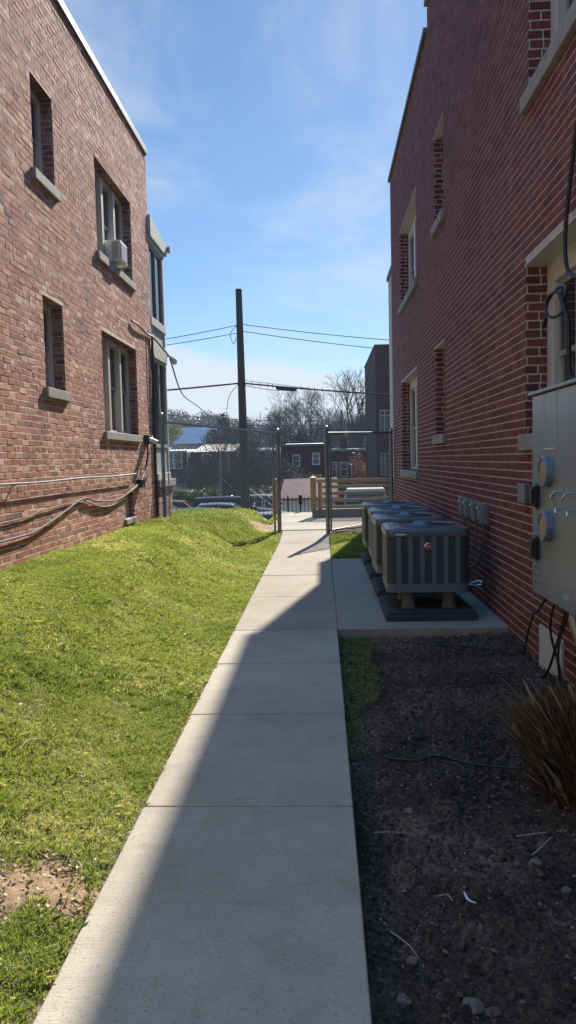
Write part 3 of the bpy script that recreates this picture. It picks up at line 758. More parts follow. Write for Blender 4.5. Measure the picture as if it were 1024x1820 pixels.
# disconnect boxes with flexible conduit
def make_disc():
    root = empty('disconnect_box')
    b_ = MB(); b_.box(-.085, -.001, -.055, .055, 0, .20); b_.build('box', M['galv'], root, .006)
    b_ = MB(); b_.box(-.093, -.086, -.058, .058, .045, .203); b_.build('cover', M['panel'], root, .003)
    b_ = MB(); b_.box(-.115, -.0935, -.03, .01, .145, .175); b_.build('latch', M['silver'], root, .006)
    return root
dsc = make_disc()
dl = ['grey disconnect box on the brick wall, farthest left of the four', 'second grey disconnect box from the left on the brick wall', 'third grey disconnect box from the left on the brick wall', 'grey disconnect box on the brick wall, nearest the meter cabinet']
cl_ = ['conduit drooping from the far left disconnect box', 'conduit drooping from the second disconnect box from the left', 'conduit drooping from the third disconnect box from the left', 'conduit drooping from the disconnect box nearest the meter cabinet']
for i, y in enumerate((8.46, 8.18, 7.80, 7.45)):
    o = dsc if i == 0 else copy_tree(dsc)
    o.location = (RX-.001, y, .845 - .004*i); tag(o, dl[i], 'electrical box', 'disconnect boxes on the brick wall')
    c_ = MB(); ty = 7.7 + i*.05
    pts = []
    P0 = Vector((RX-.045, y, .84)); P1 = Vector((RX-.05, y+.02, .50)); P2 = Vector((RX-.06, y+.10, .28)); P3 = Vector((RX-.28, y+.22, .36+.03*i))
    for k in range(19):
        t = k/18; pts.append(P0*(1-t)**3 + P1*3*t*(1-t)**2 + P2*3*t*t*(1-t) + P3*t**3)
    c_.tube(pts, [.011 + .0012*(k % 2) for k in range(19)], 8)
    cc = c_.build('flexible_conduit', M['post'], None, smooth=True); tag(cc, cl_[i], 'conduit', 'conduits from the disconnect boxes')
    f_ = MB(); f_.tube([P1+Vector((0,0,.02)), P1-Vector((0,-.01,.03))], .019, 8); f_.build('fitting', M['silver'], cc)
ln = MB(); ln.tube([(RX+.01, 7.62, .24), (RX-.07, 7.66, .23), (RX-.14, 7.75, .18), (RX-.24, 7.72, .26)], .021, 8); ln.tube([(RX+.01, 7.55, .24), (RX-.10, 7.60, .20), (RX-.24, 7.68, .22)], .009, 8)
tag(ln.build('refrigerant_pipe', M['silver'], None, smooth=True), 'pale insulated pipe loop at the wall behind the nearest air conditioner', 'pipe')

# ------------------------------------------------------------------ meter cabinet
PX = 1.42
mc = empty('meter_cabinet'); tag(mc, 'tall grey electric meter cabinet with two round sockets on the brick wall', 'meter cabinet')
b_ = MB(); b_.box(PX+.012, RX-.002, 3.3, 5.22, .575, 1.89); b_.build('cabinet', M['panel'], mc, .005)
b_ = MB()
for (a, b) in ((4.955, 5.222), (4.680, 4.949), (3.3, 4.674)): b_.box(PX, PX+.010, a, b, .57, 1.885)
b_.build('door_panel', M['panel'], mc, .004)
b_ = MB(); b_.add([(PX-.025,3.28,1.892),(RX,3.28,1.892),(RX,5.245,1.892),(PX-.025,5.245,1.892),(PX-.025,3.28,1.912),(RX,3.28,1.955),(RX,5.245,1.955),(PX-.025,5.245,1.912)],
      [(3,2,1,0),(4,5,6,7),(0,1,5,4),(1,2,6,5),(2,3,7,6),(3,0,4,7)]); b_.build('rain_hood', M['galv'], mc, .004)
for zc in (1.388, 1.045):
    b_ = MB(); b_.lathe([(.098, -.001), (.098, -.040), (.092, -.046), (.082, -.046), (.080, -.03)], 36, (PX, 4.85, zc), 'x'); ro = b_.build('meter_ring', M['blue'], mc, smooth=False)
    b_ = MB(); b_.lathe([(.080, -.030), (.080, -.036)], 30, (PX, 4.85, zc), 'x'); b_.build('cover_disc', M['brass'], ro)
for zc in (1.228, .885):
    b_ = MB(); b_.box(PX-.04, PX-.001, 5.045, 5.135, zc-.075, zc+.065); b_.box(PX-.052, PX-.041, 5.055, 5.125, zc-.055, zc+.045)
    lo = b_.build('latch_box', M['black'], mc, .006)
    b_ = MB(); b_.lathe([(.010, -.001), (.010, -.02)], 10, (PX, 5.09, zc+.078), 'x'); b_.lathe([(.010, -.001), (.010, -.02)], 10, (PX, 5.09, zc-.088), 'x'); b_.build('screw', M['silver'], lo)
b_ = MB(); b_.box(PX-.006, PX-.001, 4.70, 4.95, 1.528, 1.538); b_.build('label_strip', M['white'], mc)
for y in (4.60, 4.385):
    b_ = MB()
    b_.tube([(PX, y, 1.275), (PX-.035, y+.005, 1.275), (PX-.045, y+.06, 1.235)], .006, 8); b_.tube([(PX, y+.01, 1.17), (PX-.03, y+.01, 1.17), (PX-.04, y-.03, 1.145)], .006, 8)
    b_.build('handle', M['silver'], mc)
for j in range(3):
    for yy in (5.13, 5.05): MB().lathe([(.009, -.001), (.009, -.012)], 8, (PX, yy, .66+.045*j), 'x').build('bolt', M['silver'], mc)
b_ = MB()
for (y, z, dy, dz) in ((4.80, 1.235, .02, .028), (4.74, 1.22, .006, .04), (4.74, 1.25, .004, .02), (4.85, .79, .026, .024)):
    MB().box(PX-.003, PX-.001, y-dy, y+dy, z-dz, z+dz).build('sticker', M['galv'], mc)
fc = bpy.data.curves.new('lettering', 'FONT'); fc.body = 'NGM'; fc.size = .05; fc.extrude = .001
ft = bpy.data.objects.new('lettering_source', fc); COL.objects.link(ft); bpy.context.view_layer.update()
me = bpy.data.meshes.new_from_object(ft.evaluated_get(bpy.context.evaluated_depsgraph_get())); bpy.data.objects.remove(ft)
me.materials.clear(); me.materials.append(M['white']); ft = bpy.data.objects.new('lettering', me); COL.objects.link(ft); ft.parent = mc
ft.matrix_world = Matrix(((0,0,-1,PX-.002),(-1,0,0,4.56),(0,1,0,.635),(0,0,0,1)))
for y in (5.15, 4.95, 4.75, 4.5):
    b_ = MB(); b_.lathe([(.03, .53), (.03, .574)], 12, (PX+.09, y, 0)); b_.build('knockout_hub', M['galv'], mc)
b_ = MB(); b_.tube([(PX+.09, 4.62, .57), (PX+.09, 4.62, .46), (PX+.13, 4.50, .27), (RX-.03, 4.38, .12)], .036, 12)
tag(b_.build('service_conduit', M['galv'], None, smooth=True), 'thick grey conduit leaving the bottom of the meter cabinet', 'conduit')
b_ = MB(); b_.box(RX-.05, RX-.001, 5.93, 6.14, 1.12, 1.27); jb = b_.build('junction_box', M['post'], None, .005); tag(jb, 'small flat grey box on the brick left of the meter cabinet', 'electrical box')
b_ = MB(); b_.box(RX-.022, RX-.002, 5.10, 5.63, -.12, .245); tag(b_.build('access_panel', M['white'], None, .003), 'white board covering an opening low on the brick wall', 'access panel')
# cables hanging below the cabinet and above it
def bez(P, n=16):
    P = [Vector(p) for p in P]; out = []
    for i in range(len(P)-1):
        a, b = P[i], P[i+1]; pa = P[max(i-1, 0)]; pb = P[min(i+2, len(P)-1)]
        for k in range(n):
            t = k/n; t2 = t*t; t3 = t2*t
            out.append(.5*((2*a) + (b-pa)*t + (2*pa-5*a+4*b-pb)*t2 + (3*a-pa-3*b+pb)*t3))
    out.append(P[-1]); return out
cabs = [([(PX+.1, 5.15, .58), (PX+.05, 5.30, .40), (RX-.06, 5.60, .35), (RX-.05, 5.78, .20), (RX-.08, 5.85, -.04)], .008, 'thin black cable arching left from the cabinet to the soil'),
        ([(PX+.08, 4.95, .58), (PX+.06, 5.02, .35), (PX+.10, 4.95, .10), (RX-.1, 4.7, -.12)], .009, 'black cable curving right across the white board'),
        ([(PX+.08, 4.72, .58), (PX+.03, 4.80, .28), (PX+.05, 5.05, .05), (RX-.12, 5.30, -.07)], .009, 'black cable crossing the white board down to the left'),
        ([(PX+.09, 4.68, .58), (PX+.03, 4.74, .30), (PX+.05, 4.78, .05), (PX+.05, 4.78, -.10)], .008, 'black cable dropping straight down over the white board')]
for P, r, l in cabs: tag(MB().tube(bez(P, 10), r, 8).build('cable', M['cable'], None, smooth=True), l, 'cable')
b_ = MB(); b_.tube(bez([(RX-.03, 4.2, 4.6), (RX-.04, 4.72, 3.55), (RX-.05, 4.93, 2.95), (RX-.06, 4.88, 2.65), (RX-.05, 4.70, 2.55)], 12), .014, 8)
tag(b_.build('cable', M['cable'], None, smooth=True), 'black cable hanging down the wall to the coil above the cabinet', 'cable')
b_ = MB(); cy, cz = 5.12, 2.45
pts = [(RX-.07-.02*math.sin(k*.3), cy+.16*math.cos(k*math.pi/14)-.002*k, cz+.085*math.sin(k*math.pi/14)+.001*k) for k in range(45)]
b_.tube(pts, .010, 8); b_.tube(bez([(RX-.08, 5.25, 2.42), (RX-.07, 5.36, 2.36), (RX-.06, 5.30, 2.41)], 6), .009, 6); b_.tube(bez([(RX-.08, 4.95, 2.5), (RX-.07, 4.82, 2.3), (RX-.07, 4.80, 2.0), (RX-.05, 4.70, 1.94)], 8), .016, 8)
tag(b_.build('cable_coil', M['cable'], None, smooth=True), 'coil of black cable hung on the wall above the meter cabinet', 'cable coil')

# ------------------------------------------------------------------ things on the left wall
b_ = MB()
yy = [-2 + .5*k for k in range(30)]
b_.tube([(LX+.062, y, 1.325+.006*math.sin(y*2.1)) for y in yy if y < 12.85], .0095, 8)
for y in (3, 5, 7.6, 9.4, 11.2): b_.box(LX, LX+.07, y-.01, y+.01, 1.31, 1.322)
tag(b_.build('wall_conduit', M['post'], None), 'straight thin conduit running along the weathered brick wall', 'conduit')
for (P, r, l) in (([(LX+.03, 2, .75), (LX+.03, 7.2, .775), (LX+.03, 8.0, .79), (LX+.03, 8.8, .90), (LX+.03, 9.75, 1.06), (LX+.035, 10.3, 1.0), (LX+.035, 11.3, .955), (LX+.04, 12.0, 1.03), (LX+.05, 12.75, 1.15)], .013, 'thick pale cable sagging along the foot of the brick wall'),
                  ([(LX+.02, 2, .93), (LX+.02, 7.3, .95), (LX+.02, 8.3, 1.0), (LX+.02, 9.7, 1.05)], .008, 'thin reddish cable above the thick pale one on the brick'),
                  ([(LX+.03, 9.8, 1.03), (LX+.03, 10.6, .90), (LX+.03, 11.4, .92), (LX+.04, 12.7, 1.16)], .011, 'reddish cable sagging toward the small black box on the brick')):
    tag(MB().tube(bez(P, 8), r, 8).build('cable', M['rock'] if 'pale' in l else M['riser'], None, smooth=True), l, 'cable')
b_ = MB(); b_.box(LX+.001, LX+.10, 12.72, 12.98, 1.09, 1.23); jb = b_.build('junction_box', M['black'], None, .01); tag(jb, 'small black junction box where wall cables meet, with white wire ends', 'electrical box')
b_ = MB()
for k in range(7): b_.tube(bez([(LX+.06, 12.8+.03*k, 1.20), (LX+.12, 12.82+.025*k, 1.25+.01*(k % 3)), (LX+.10, 12.9+.02*k, 1.19)], 4), .006, 5)
b_.build('wire_end', M['white'], jb)
b_ = MB(); b_.box(LX+.001, LX+.09, 13.38, 13.62, 1.84, 2.0); fl = b_.build('flood_light', M['black'], None, .01); tag(fl, 'dark floodlight with a pale hood beside the lower large window', 'lamp')
b_ = MB(); b_.add([(LX+.09,13.40,1.96),(LX+.22,13.40,1.90),(LX+.22,13.60,1.90),(LX+.09,13.60,1.96),(LX+.09,13.40,1.88),(LX+.20,13.40,1.84),(LX+.20,13.60,1.84),(LX+.09,13.60,1.88)], [(0,1,2,3),(7,6,5,4),(0,4,5,1),(1,5,6,2),(2,6,7,3),(3,7,4,0)])
b_.build('hood', M['offwhite'], fl)
for P, r, l in (([(LX+.04, 13.5, 1.84), (LX+.06, 13.35, 1.6), (LX+.05, 13.2, 1.4), (LX+.05, 12.9, 1.22)], .016, 'black cable from the floodlight down to the junction box'),
                ([(LX+.03, 14.20, 3.84), (LX+.035, 14.16, 3.0), (LX+.03, 14.14, 2.2), (LX+.03, 14.13, 1.2), (LX+.03, 14.13, .5)], .022, 'bundle of dark cables down the brick building corner'),
                ([(LX+.03, 13.95, 3.80), (LX+.045, 14.0, 3.1), (LX+.03, 13.98, 2.2), (LX+.04, 13.9, 1.98), (LX+.05, 13.6, 1.95)], .010, 'thin dark cable beside the bundle, ending at the floodlight'),
                ([(LX+.03, 12.70, 3.87), (LX+.05, 13.1, 3.86), (LX+.03, 13.8, 3.83), (LX+.04, 14.18, 3.84), (LX+.09, 14.7, 3.74), (LX+.12, 15.55, 3.60)], .017, 'dark service cable fixed high across the brick to the porch')):
    tag(MB().tube(bez(P, 8), r, 8).build('cable', M['cable'], None, smooth=True), l, 'cable')
# window air conditioner
wa = empty('window_air_conditioner'); tag(wa, 'boxy cream window air conditioner sticking out of the upper large window', 'air conditioner')
b_ = MB(); b_.box(LX-.16, LX+.13, 11.74, 12.16, 4.60, 4.92); b_.build('housing', M['offwhite'], wa, .015)
b_ = MB()
for k in range(11): b_.box(LX-.0+.0, LX+.10, 11.732, 11.739, 4.64+k*.024, 4.650+k*.024)
b_.build('side_louvre', M['sash'], wa)
b_ = MB(); b_.box(LX+.131, LX+.136, 11.78, 12.12, 4.64, 4.88); b_.build('rear_grille', M['sash'], wa)
# porch lamp
b_ = MB(); b_.lathe([(.01, 3.50), (.05, 3.52), (.06, 3.57), (.05, 3.62), (.02, 3.64)], 12, (LX+.16, 15.62, 0)); b_.tube([(LX, 15.6, 3.68), (LX+.1, 15.61, 3.66), (LX+.16, 15.62, 3.63)], .015, 6)
tag(b_.build('security_lamp', M['offwhite'], None, smooth=True), 'small white security lamp on the porch corner', 'lamp')

# ------------------------------------------------------------------ chain link fence
def link_mesh(m_, a, b, zb0, zb1, zt0, zt1, cell=.070, r=.0030):
    """diagonal wires filling the quad from a to b (2-D points)"""
    a, b = Vector(a), Vector(b); L = (b-a).length; d = (b-a)/L
    hh = max(zt0-zb0, zt1-zb1)
    def P(s, z): q = a + d*s; return (q.x, q.y, z)
    def bot(s): return zb0+(zb1-zb0)*s/L
    def top(s): return zt0+(zt1-zt0)*s/L
    for sg in (1, -1):
        s0 = -hh*1.3
        while s0 < L + hh*1.3:
            seg = []
            # param u: height 0..hh; s = s0 + sg*u ; clip
            us = np.linspace(0, hh*1.02, 60); ok = []
            for u in us:
                s = s0 + sg*u
                if 0 <= s <= L:
                    z = bot(s)+u*(top(s)-bot(s))/hh
                    if z <= top(s)+1e-4: ok.append((s, z))
            if len(ok) > 1: m_.tube([P(*ok[0]), P(*ok[-1])], r, 4, cap=False)
            s0 += cell
def pipe_post(parent, x, y, z0, z1, r, name='post', cap=True):
    m_ = MB(); m_.tube([(x, y, z0), (x, y, z1)], r, 12)
    o_ = m_.build(name, M['post'], parent, smooth=False)
    if cap:
        c_ = MB(); c_.lathe([(r*1.12, z1-.03), (r*1.15, z1), (r*.8, z1+.03), (r*.2, z1+.045)], 12, (x, y, 0)); c_.build('cap', M['galv'], o_)
    return o_
fa, fb = (-3.08, 14.58), (-.875, 14.72)
fl = empty('chain_link_fence'); tag(fl, 'chain link fence panel between the weathered brick building and the path', 'fence')
pipe_post(fl, -3.07, 14.56, .2, 2.42, .036); pipe_post(fl, -.855, 14.73, -.1, 2.07, .038); 
m_ = MB(); m_.tube([(-.945, 14.725, .10), (-.945, 14.725, 1.99)], .020, 10); m_.build('gate_frame', M['post'], fl)
m_ = MB(); m_.tube([(fa[0], fa[1], 2.29), (fb[0], fb[1], 2.02)], .022, 10); m_.build('top_rail', M['post'], fl)
m_ = MB(); link_mesh(m_, fa, fb, .47, .13, 2.28, 2.01); m_.build('mesh', M['galv'], fl)
m_ = MB(); m_.tube([(-2.98, 14.60, .3), (-2.98, 14.60, 1.3)], .012, 6); m_.build('brace', M['post'], fl)
for z in (.35, 1.0, 1.75):
    m_ = MB(); m_.tube([(-.905, 14.73, z), (-.855, 14.73, z)], .045, 10); m_.build('clamp', M['galv'], fl)
fr_ = empty('chain_link_fence'); tag(fr_, 'chain link fence panel from the path to the far corner of the dark red building', 'fence')
ra, rb_ = (.115, 14.70), (1.545, 17.0)
pipe_post(fr_, .085, 14.66, -.1, 2.10, .040); pipe_post(fr_, 1.53, 16.98, 0, 2.12, .038)
m_ = MB(); m_.tube([(.15, 14.76, .12), (.15, 14.76, 2.0)], .019, 10); m_.build('gate_frame', M['post'], fr_)
m_ = MB(); m_.tube([(ra[0], ra[1], 2.0), (rb_[0], rb_[1], 2.06)], .021, 10); m_.build('top_rail', M['post'], fr_)
m_ = MB(); m_.tube([(ra[0], ra[1], .12), (rb_[0], rb_[1], .13)], .012, 8); m_.build('bottom_rail', M['post'], fr_)
m_ = MB(); link_mesh(m_, ra, rb_, .12, .13, 1.98, 2.04); m_.build('mesh', M['galv'], fr_)
for z in (.2, 1.0, 1.85):
    m_ = MB(); m_.tube([(.085, 14.66, z), (.15, 14.76, z)], .012, 8); m_.build('hinge', M['galv'], fr_)

# ------------------------------------------------------------------ wooden fences
wf = empty('wooden_fence'); tag(wf, 'new pale wooden fence of five horizontal boards on a kerb wall', 'fence')
m_ = MB(); m_.box(-.30, -.165, 18.26, 18.40, .302, 1.06); m_.build('post', M['lumberz'], wf, .006)
m_ = MB(); m_.add([(-.31,18.25,1.062),(-.155,18.25,1.062),(-.155,18.41,1.062),(-.31,18.41,1.062),(-.232,18.33,1.10)], [(3,2,1,0),(0,1,4),(1,2,4),(2,3,4),(3,0,4)]); m_.build('post_cap', M['trimlight'], wf)
m_ = MB(); m_.box(-.12, -.02, 18.30, 18.42, .302, 1.0); m_.build('post', M['lumberz'], wf, .006)
for k, (z0, z1) in enumerate(((.93, 1.02), (.80, .87), (.635, .715), (.47, .54), (.32, .385))):
    m_ = MB(); m_.box(-.155 if k == 0 else -.015, 3.0, 18.25+.003*(k % 2), 18.29, z0, z1); m_.build('board', M['lumber'], wf, .004)
for x in (1.7, 2.9):
    m_ = MB(); m_.box(x, x+.1, 18.295, 18.40, .302, 1.0); m_.build('post', M['lumberz'], wf, .006)
wf2 = empty('wooden_fence'); tag(wf2, 'end of a wooden rail fence left of the terrace, seen end-on by the grass', 'fence')
for y in (19.5, 22.0):
    m_ = MB(); m_.box(-1.30, -1.18, y, y+.12, -1.6 if y > 20 else .0, 1.0 if y < 20 else .0); m_.build('post', M['lumberz'], wf2, .006)
m_ = MB(); m_.add([(-1.31,19.49,1.001),(-1.17,19.49,1.001),(-1.17,19.63,1.001),(-1.31,19.63,1.001),(-1.24,19.56,1.05)], [(3,2,1,0),(0,1,4),(1,2,4),(2,3,4),(3,0,4)]); m_.build('post_cap', M['trimlight'], wf2)
for z in (.85, .6, .35):
    m_ = MB(); m_.beam((-1.24, 19.63, z), (-1.24, 22.0, z-1.0), .04, .09); m_.build('board', M['lumber'], wf2)

# black picket fence and mailbox-like lock box
pf = empty('iron_fence'); tag(pf, 'black iron picket fence at the top of the steps', 'fence')
for x in (-1.95, -.95, .55, 2.0):
    m_ = MB(); m_.box(x-.02, x+.02, 20.46, 20.50, -.6 if x < -1.2 else -.05, .55); m_.build('post', M['ironblk'], pf)
m_ = MB(); m_.box(-1.93, 1.98, 20.47, 20.49, .44, .465); m_.box(-1.93, 1.98, 20.47, 20.49, .0, .025); m_.build('rail', M['ironblk'], pf)
x = -1.83
while x < 1.95:
    if min(abs(x-q) for q in (-.95, .55)) > .05:
        m_ = MB(); m_.box(x-.007, x+.007, 20.473, 20.487, -.1, .52); m_.build('picket', M['ironblk'], pf)
    x += .11
lbx = MB(); lbx.box(-.66, -.56, 20.36, 20.44, .30, .56); lo = lbx.build('post_box', M['ironblk'], None, .01); tag(lo, 'small black box on a post before the picket fence', 'post box')
m_ = MB(); m_.box(-.63, -.59, 20.38, 20.42, -.05, .30); m_.build('post', M['ironblk'], lo)

# ------------------------------------------------------------------ utility pole and lines
PY = 24.0; pxx = -2.47
up = empty('utility_pole'); tag(up, 'tall dark wooden utility pole standing behind the grass bank', 'utility pole')
m_ = MB(); m_.tube([(pxx+.02, PY, -2.2), (pxx, PY, 1.0), (pxx-.03, PY, 6.84)], [.15, .14, .098], 16); m_.build('pole', M['pole'], up)
m_ = MB(); m_.tube([(pxx-.03+.11, PY-.02, 5.7), (pxx-.03-.13, PY-.05, 5.7)], .02, 8); m_.tube([(pxx+.12, PY-.02, 3.9), (pxx-.16, PY-.05, 3.9)], .03, 8)
m_.build('bracket', M['galv'], up)
def wire(P, r, label, sag=0.0, name='overhead_wire', mat='cable'):
    a, b = Vector(P[0]), Vector(P[-1])
    if len(P) == 2:
        pts = [a.lerp(b, t/16) - Vector((0,0,sag*4*(t/16)*(1-t/16))) for t in range(17)]
    else: pts = bez(P, 8)
    o_ = MB().tube(pts, r, 6).build(name, M[mat], None, smooth=True); tag(o_, label, 'wire'); return o_
wire([(pxx-.1, PY, 5.74), (-13, PY-1.5, 4.9)], .011, 'upper of the two thin wires running left from the pole', .35)
wire([(pxx-.1, PY, 5.50), (-13, PY-1.5, 4.75)], .011, 'lower of the two thin wires running left from the pole', .30)
wire([(pxx+.05, PY, 5.76), (14, PY-2, 4.5)], .011, 'upper of the two thin wires running right from the pole', .45)
wire([(pxx+.05, PY, 5.55), (14, PY-2, 4.0)], .011, 'lower of the two thin wires running right from the pole', .45)
wire([(pxx-.1, PY-.1, 3.93), (-13, PY-1.5, 3.45)], .028, 'thick telephone cable running left from the pole', .12)
wire([(pxx+.1, PY-.1, 3.92), (14, PY-2, 2.9)], .026, 'thick telephone cable running right from the pole', .30)
wire([(pxx+.1, PY-.1, 3.86), (-1.3, PY-.15, 3.66)], .012, 'short pale strand under the thick cable beside the pole', .02, mat='galv')
def cz_(x):
    t = (x-(pxx+.1))/(14-(pxx+.1)); return 3.92+(2.9-3.92)*t-.30*4*t*(1-t), PY-.1+(-1.9)*t
m_ = MB(); q = [cz_(x) for x in (-1.40, -1.33, -.82, -.75)]
m_.tube([(x, y, z-.05) for x, (z, y) in zip((-1.40, -1.33, -.82, -.75), q)], [.03, .065, .065, .03], 10)
tag(m_.build('splice_case', M['black'], None), 'black splice case hanging on the thick cable right of the pole', 'splice case')
wire([(pxx+.1, PY-.1, 4.0), (cz_(-1.5)[0]*0-1.5, cz_(-1.5)[1], cz_(-1.5)[0]+.07), (-.3, cz_(-.3)[1], cz_(-.3)[0]+.02)], .008, 'thin strand above the thick cable between pole and splice case')
m_ = MB()
for x in (-2.15, -1.9, -1.65, -1.5, -.6, -.4, -.2, 0.05):
    z, y = cz_(x); m_.tube([(x, y, z-.06), (x, y, z+.07)], .014, 5)
tag(m_.build('cable_clips', M['galv'], None), 'row of small clips on the cable either side of the splice case', 'cable clips')
wire([(-3.05, 15.5, 3.60), (-4.01, 22, 3.48), (-4.6, 28, 3.60), (-4.99, 34, 3.60), (-5.4, 40, 4.25), (-5.5, 46, 4.75)], .017, 'loose wire drooping from the porch across the sky left of the pole')
wire([(pxx-.14, PY-.1, 5.68), (pxx-.32, PY-.1, 5.45), (pxx-.22, PY-.1, 5.15), (pxx-.13, PY-.1, 5.35)], .010, 'small loop of wire hanging near the pole top')
wire([(pxx-.16, PY-.1, 3.85), (pxx-.4, PY-.1, 3.55), (pxx-.5, PY-.1, 3.1)], .010, 'short wire tail hanging left of the pole')
up2 = empty('utility_pole'); tag(up2, 'distant slim utility pole above the board fence, before the rowhouses', 'utility pole')
m_ = MB(); m_.tube([(2.35, 90, -4.3), (2.35, 90, 7.2)], [.16, .12], 10); m_.build('pole', M['pole'], up2)
m_ = MB(); m_.beam((1.5, 90, 5.9), (3.2, 90, 5.9), .1, .1); m_.build('crossarm', M['pole'], up2)
up3 = empty('utility_pole'); tag(up3, 'pale thin pole standing behind the parked cars', 'utility pole')
m_ = MB(); m_.tube([(-6.72, 50, -2.6), (-6.72, 50, 2.2)], .05, 8); m_.build('pole', M['post'], up3)
wire([(-30, 88, 8.6), (2.35, 90, 5.95)], .03, 'upper far wire across the hazy sky at left', .6)
wire([(-30, 88, 7.6), (2.35, 90, 5.5)], .03, 'lower far wire across the hazy sky at left', .6)

# ------------------------------------------------------------------ shed
sh = empty('shed'); tag(sh, 'small white-sided shed with a faded red roof beyond the steps', 'shed')
m_ = MB(); m_.box(-1.80, .52, 33.6, 36.2, -2.1, -.12)
sw = m_.build('wall', M['siding'], sh)
m_ = MB()
x = -1.78
while x < .5: m_.box(x, x+.02, 33.585, 33.599, -2.1, -.16); x += .14
m_.build('batten', M['sash'], sh)
m_ = MB(); m_.add([(-1.93,33.4,-.22),(.66,33.4,-.18),(.66,34.9,.66),(-1.78,34.9,.62),(.66,36.4,-.18),(-1.93,36.4,-.22),
                   (-1.93,33.4,-.28),(.66,33.4,-.24),(.66,36.4,-.24),(-1.93,36.4,-.28)], [(0,1,2,3),(3,2,4,5),(6,7,1,0),(9,6,0,3,5),(7,8,4,2,1)])
m_.build('roof', M['roofred'], sh)

# ------------------------------------------------------------------ cars
def paint(name, c): 
    m, nt, b = nm(name); b.inputs['Base Color'].default_value = c + (1,); b.inputs['Roughness'].default_value = .25; b.inputs['Metallic'].default_value = .25
    b.inputs['Coat Weight'].default_value = .6; b.inputs['Coat Roughness'].default_value = .06; return m
def make_car(pm, Lc=4.5, wid=1.78, hgt=1.45, kindc='sedan'):
    root = empty('parked_car')
    if kindc == 'sedan':
        body = [(-2.2,.35),(-2.24,.6),(-2.18,.92),(-1.6,1.0),(1.05,.98),(1.9,.86),(2.18,.72),(2.24,.45),(2.15,.3)]
        cab = [(-1.75,.98),(-1.05,hgt-.03),(-.2,hgt),(.45,hgt-.05),(1.25,.96)]
    elif kindc == 'suv':
        body = [(-2.2,.4),(-2.25,.7),(-2.2,1.08),(-1.6,1.12),(1.1,1.1),(1.95,1.0),(2.2,.85),(2.25,.5),(2.15,.35)]
        cab = [(-2.15,1.1),(-1.9,hgt-.04),(-.4,hgt),(.4,hgt-.04),(1.2,1.08)]
    else:
        body = [(-2.4,.4),(-2.45,.8),(-2.42,1.2),(-1.6,1.22),(1.3,1.2),(2.0,1.1),(2.4,.95),(2.45,.55),(2.3,.38)]
        cab = [(-2.4,1.2),(-2.3,hgt-.06),(-.4,hgt),(.75,hgt-.1),(1.55,1.18)]
    w = wid/2
    def sect(prof, taper, m_):
        n_ = len(prof); zmin = min(p[1] for p in prof); zmax = max(p[1] for p in prof)
        ys = [(1, 0), (.93, .35), (.80, 1)] if False else None
        def wy(z): return w*(1 - taper*max(0, (z-zmin)/(zmax-zmin))**1.3)
        vs = []
        for s in (-1, 1):
            for (x, z) in prof: vs.append((x, s*wy(z), z))
        for s in (-1, 1):
            for (x, z) in prof: vs.append((x*.97, s*wy(z)*.90, z+.035 if z > zmin+.05 else z))
        fs = [tuple(range(n_))[::-1], tuple(range(n_, 2*n_))]
        m_.add(vs[:2*n_], fs + [(i, i+1, n_+i+1, n_+i) for i in range(n_-1)] + [(n_-1, 0, n_, 2*n_-1)])
    b_ = MB(); sect(body, .10, b_); b_.build('body', pm, root, .07, seg=3)
    c_ = MB(); sect([(x, z) for x, z in cab], .22, c_); c_.build('cabin_glass', M['glass'], root, .05, seg=2)
    # roof skin and pillars
    def wy(z): return w*(1-.22*max(0, (z-cab[0][1])/(hgt-cab[0][1]))**1.3)
    r_ = MB()
    top = [(cab[1][0]-.05, cab[1][1]), (cab[2][0], cab[2][1]), (cab[3][0]+.06, cab[3][1])]
    vs = [(x, s*(wy(z)+.005), z+.018) for s in (-1, 1) for x, z in top] + [(x, s*(wy(z)+.005), z-.05) for s in (-1, 1) for x, z in top]
    r_.add(vs, [(0,1,4,3),(1,2,5,4),(6,7,1,0),(7,8,2,1),(3,4,10,9),(4,5,11,10),(6,0,3,9),(2,8,11,5)])
    for s in (-1, 1):
        for (x0, z0), (x1, z1) in ((cab[0], cab[1]), (cab[4], cab[3]), ((-.15, cab[0][1]), (-.15, hgt))):
            r_.beam((x0, s*(wy(z0)+.004), z0), (x1, s*(wy(z1)+.004), z1), .05, .07)
    r_.build('roof', pm, root, .01)
    for sx in (-1.38, 1.38):
        for s in (-1, 1):
            t_ = MB(); t_.lathe([(.19, -.1), (.30, -.11), (.33, -.08), (.33, .08), (.30, .11), (.19, .1)], 20, (sx, s*(w-.10), .33), 'y'); wo_ = t_.build('wheel', M['tyre'], root)
            t_ = MB(); t_.lathe([(.19, -.09), (.19, .09)], 14, (sx, s*(w-.10), .33), 'y'); t_.build('rim', M['silver'], wo_)
    for s in (-1, 1):
        h_ = MB(); h_.box(2.12, 2.235, s*w*.7-.16, s*w*.7+.16, body[5][1]-.22, body[5][1]-.08); h_.build('headlight', M['silver'], root, .02)
        h_ = MB(); h_.box(.85, 1.05, s*(w+.02)-.06, s*(w+.02)+.06, cab[0][1]+.02, cab[0][1]+.15); h_.build('mirror', pm, root, .02)
    return root
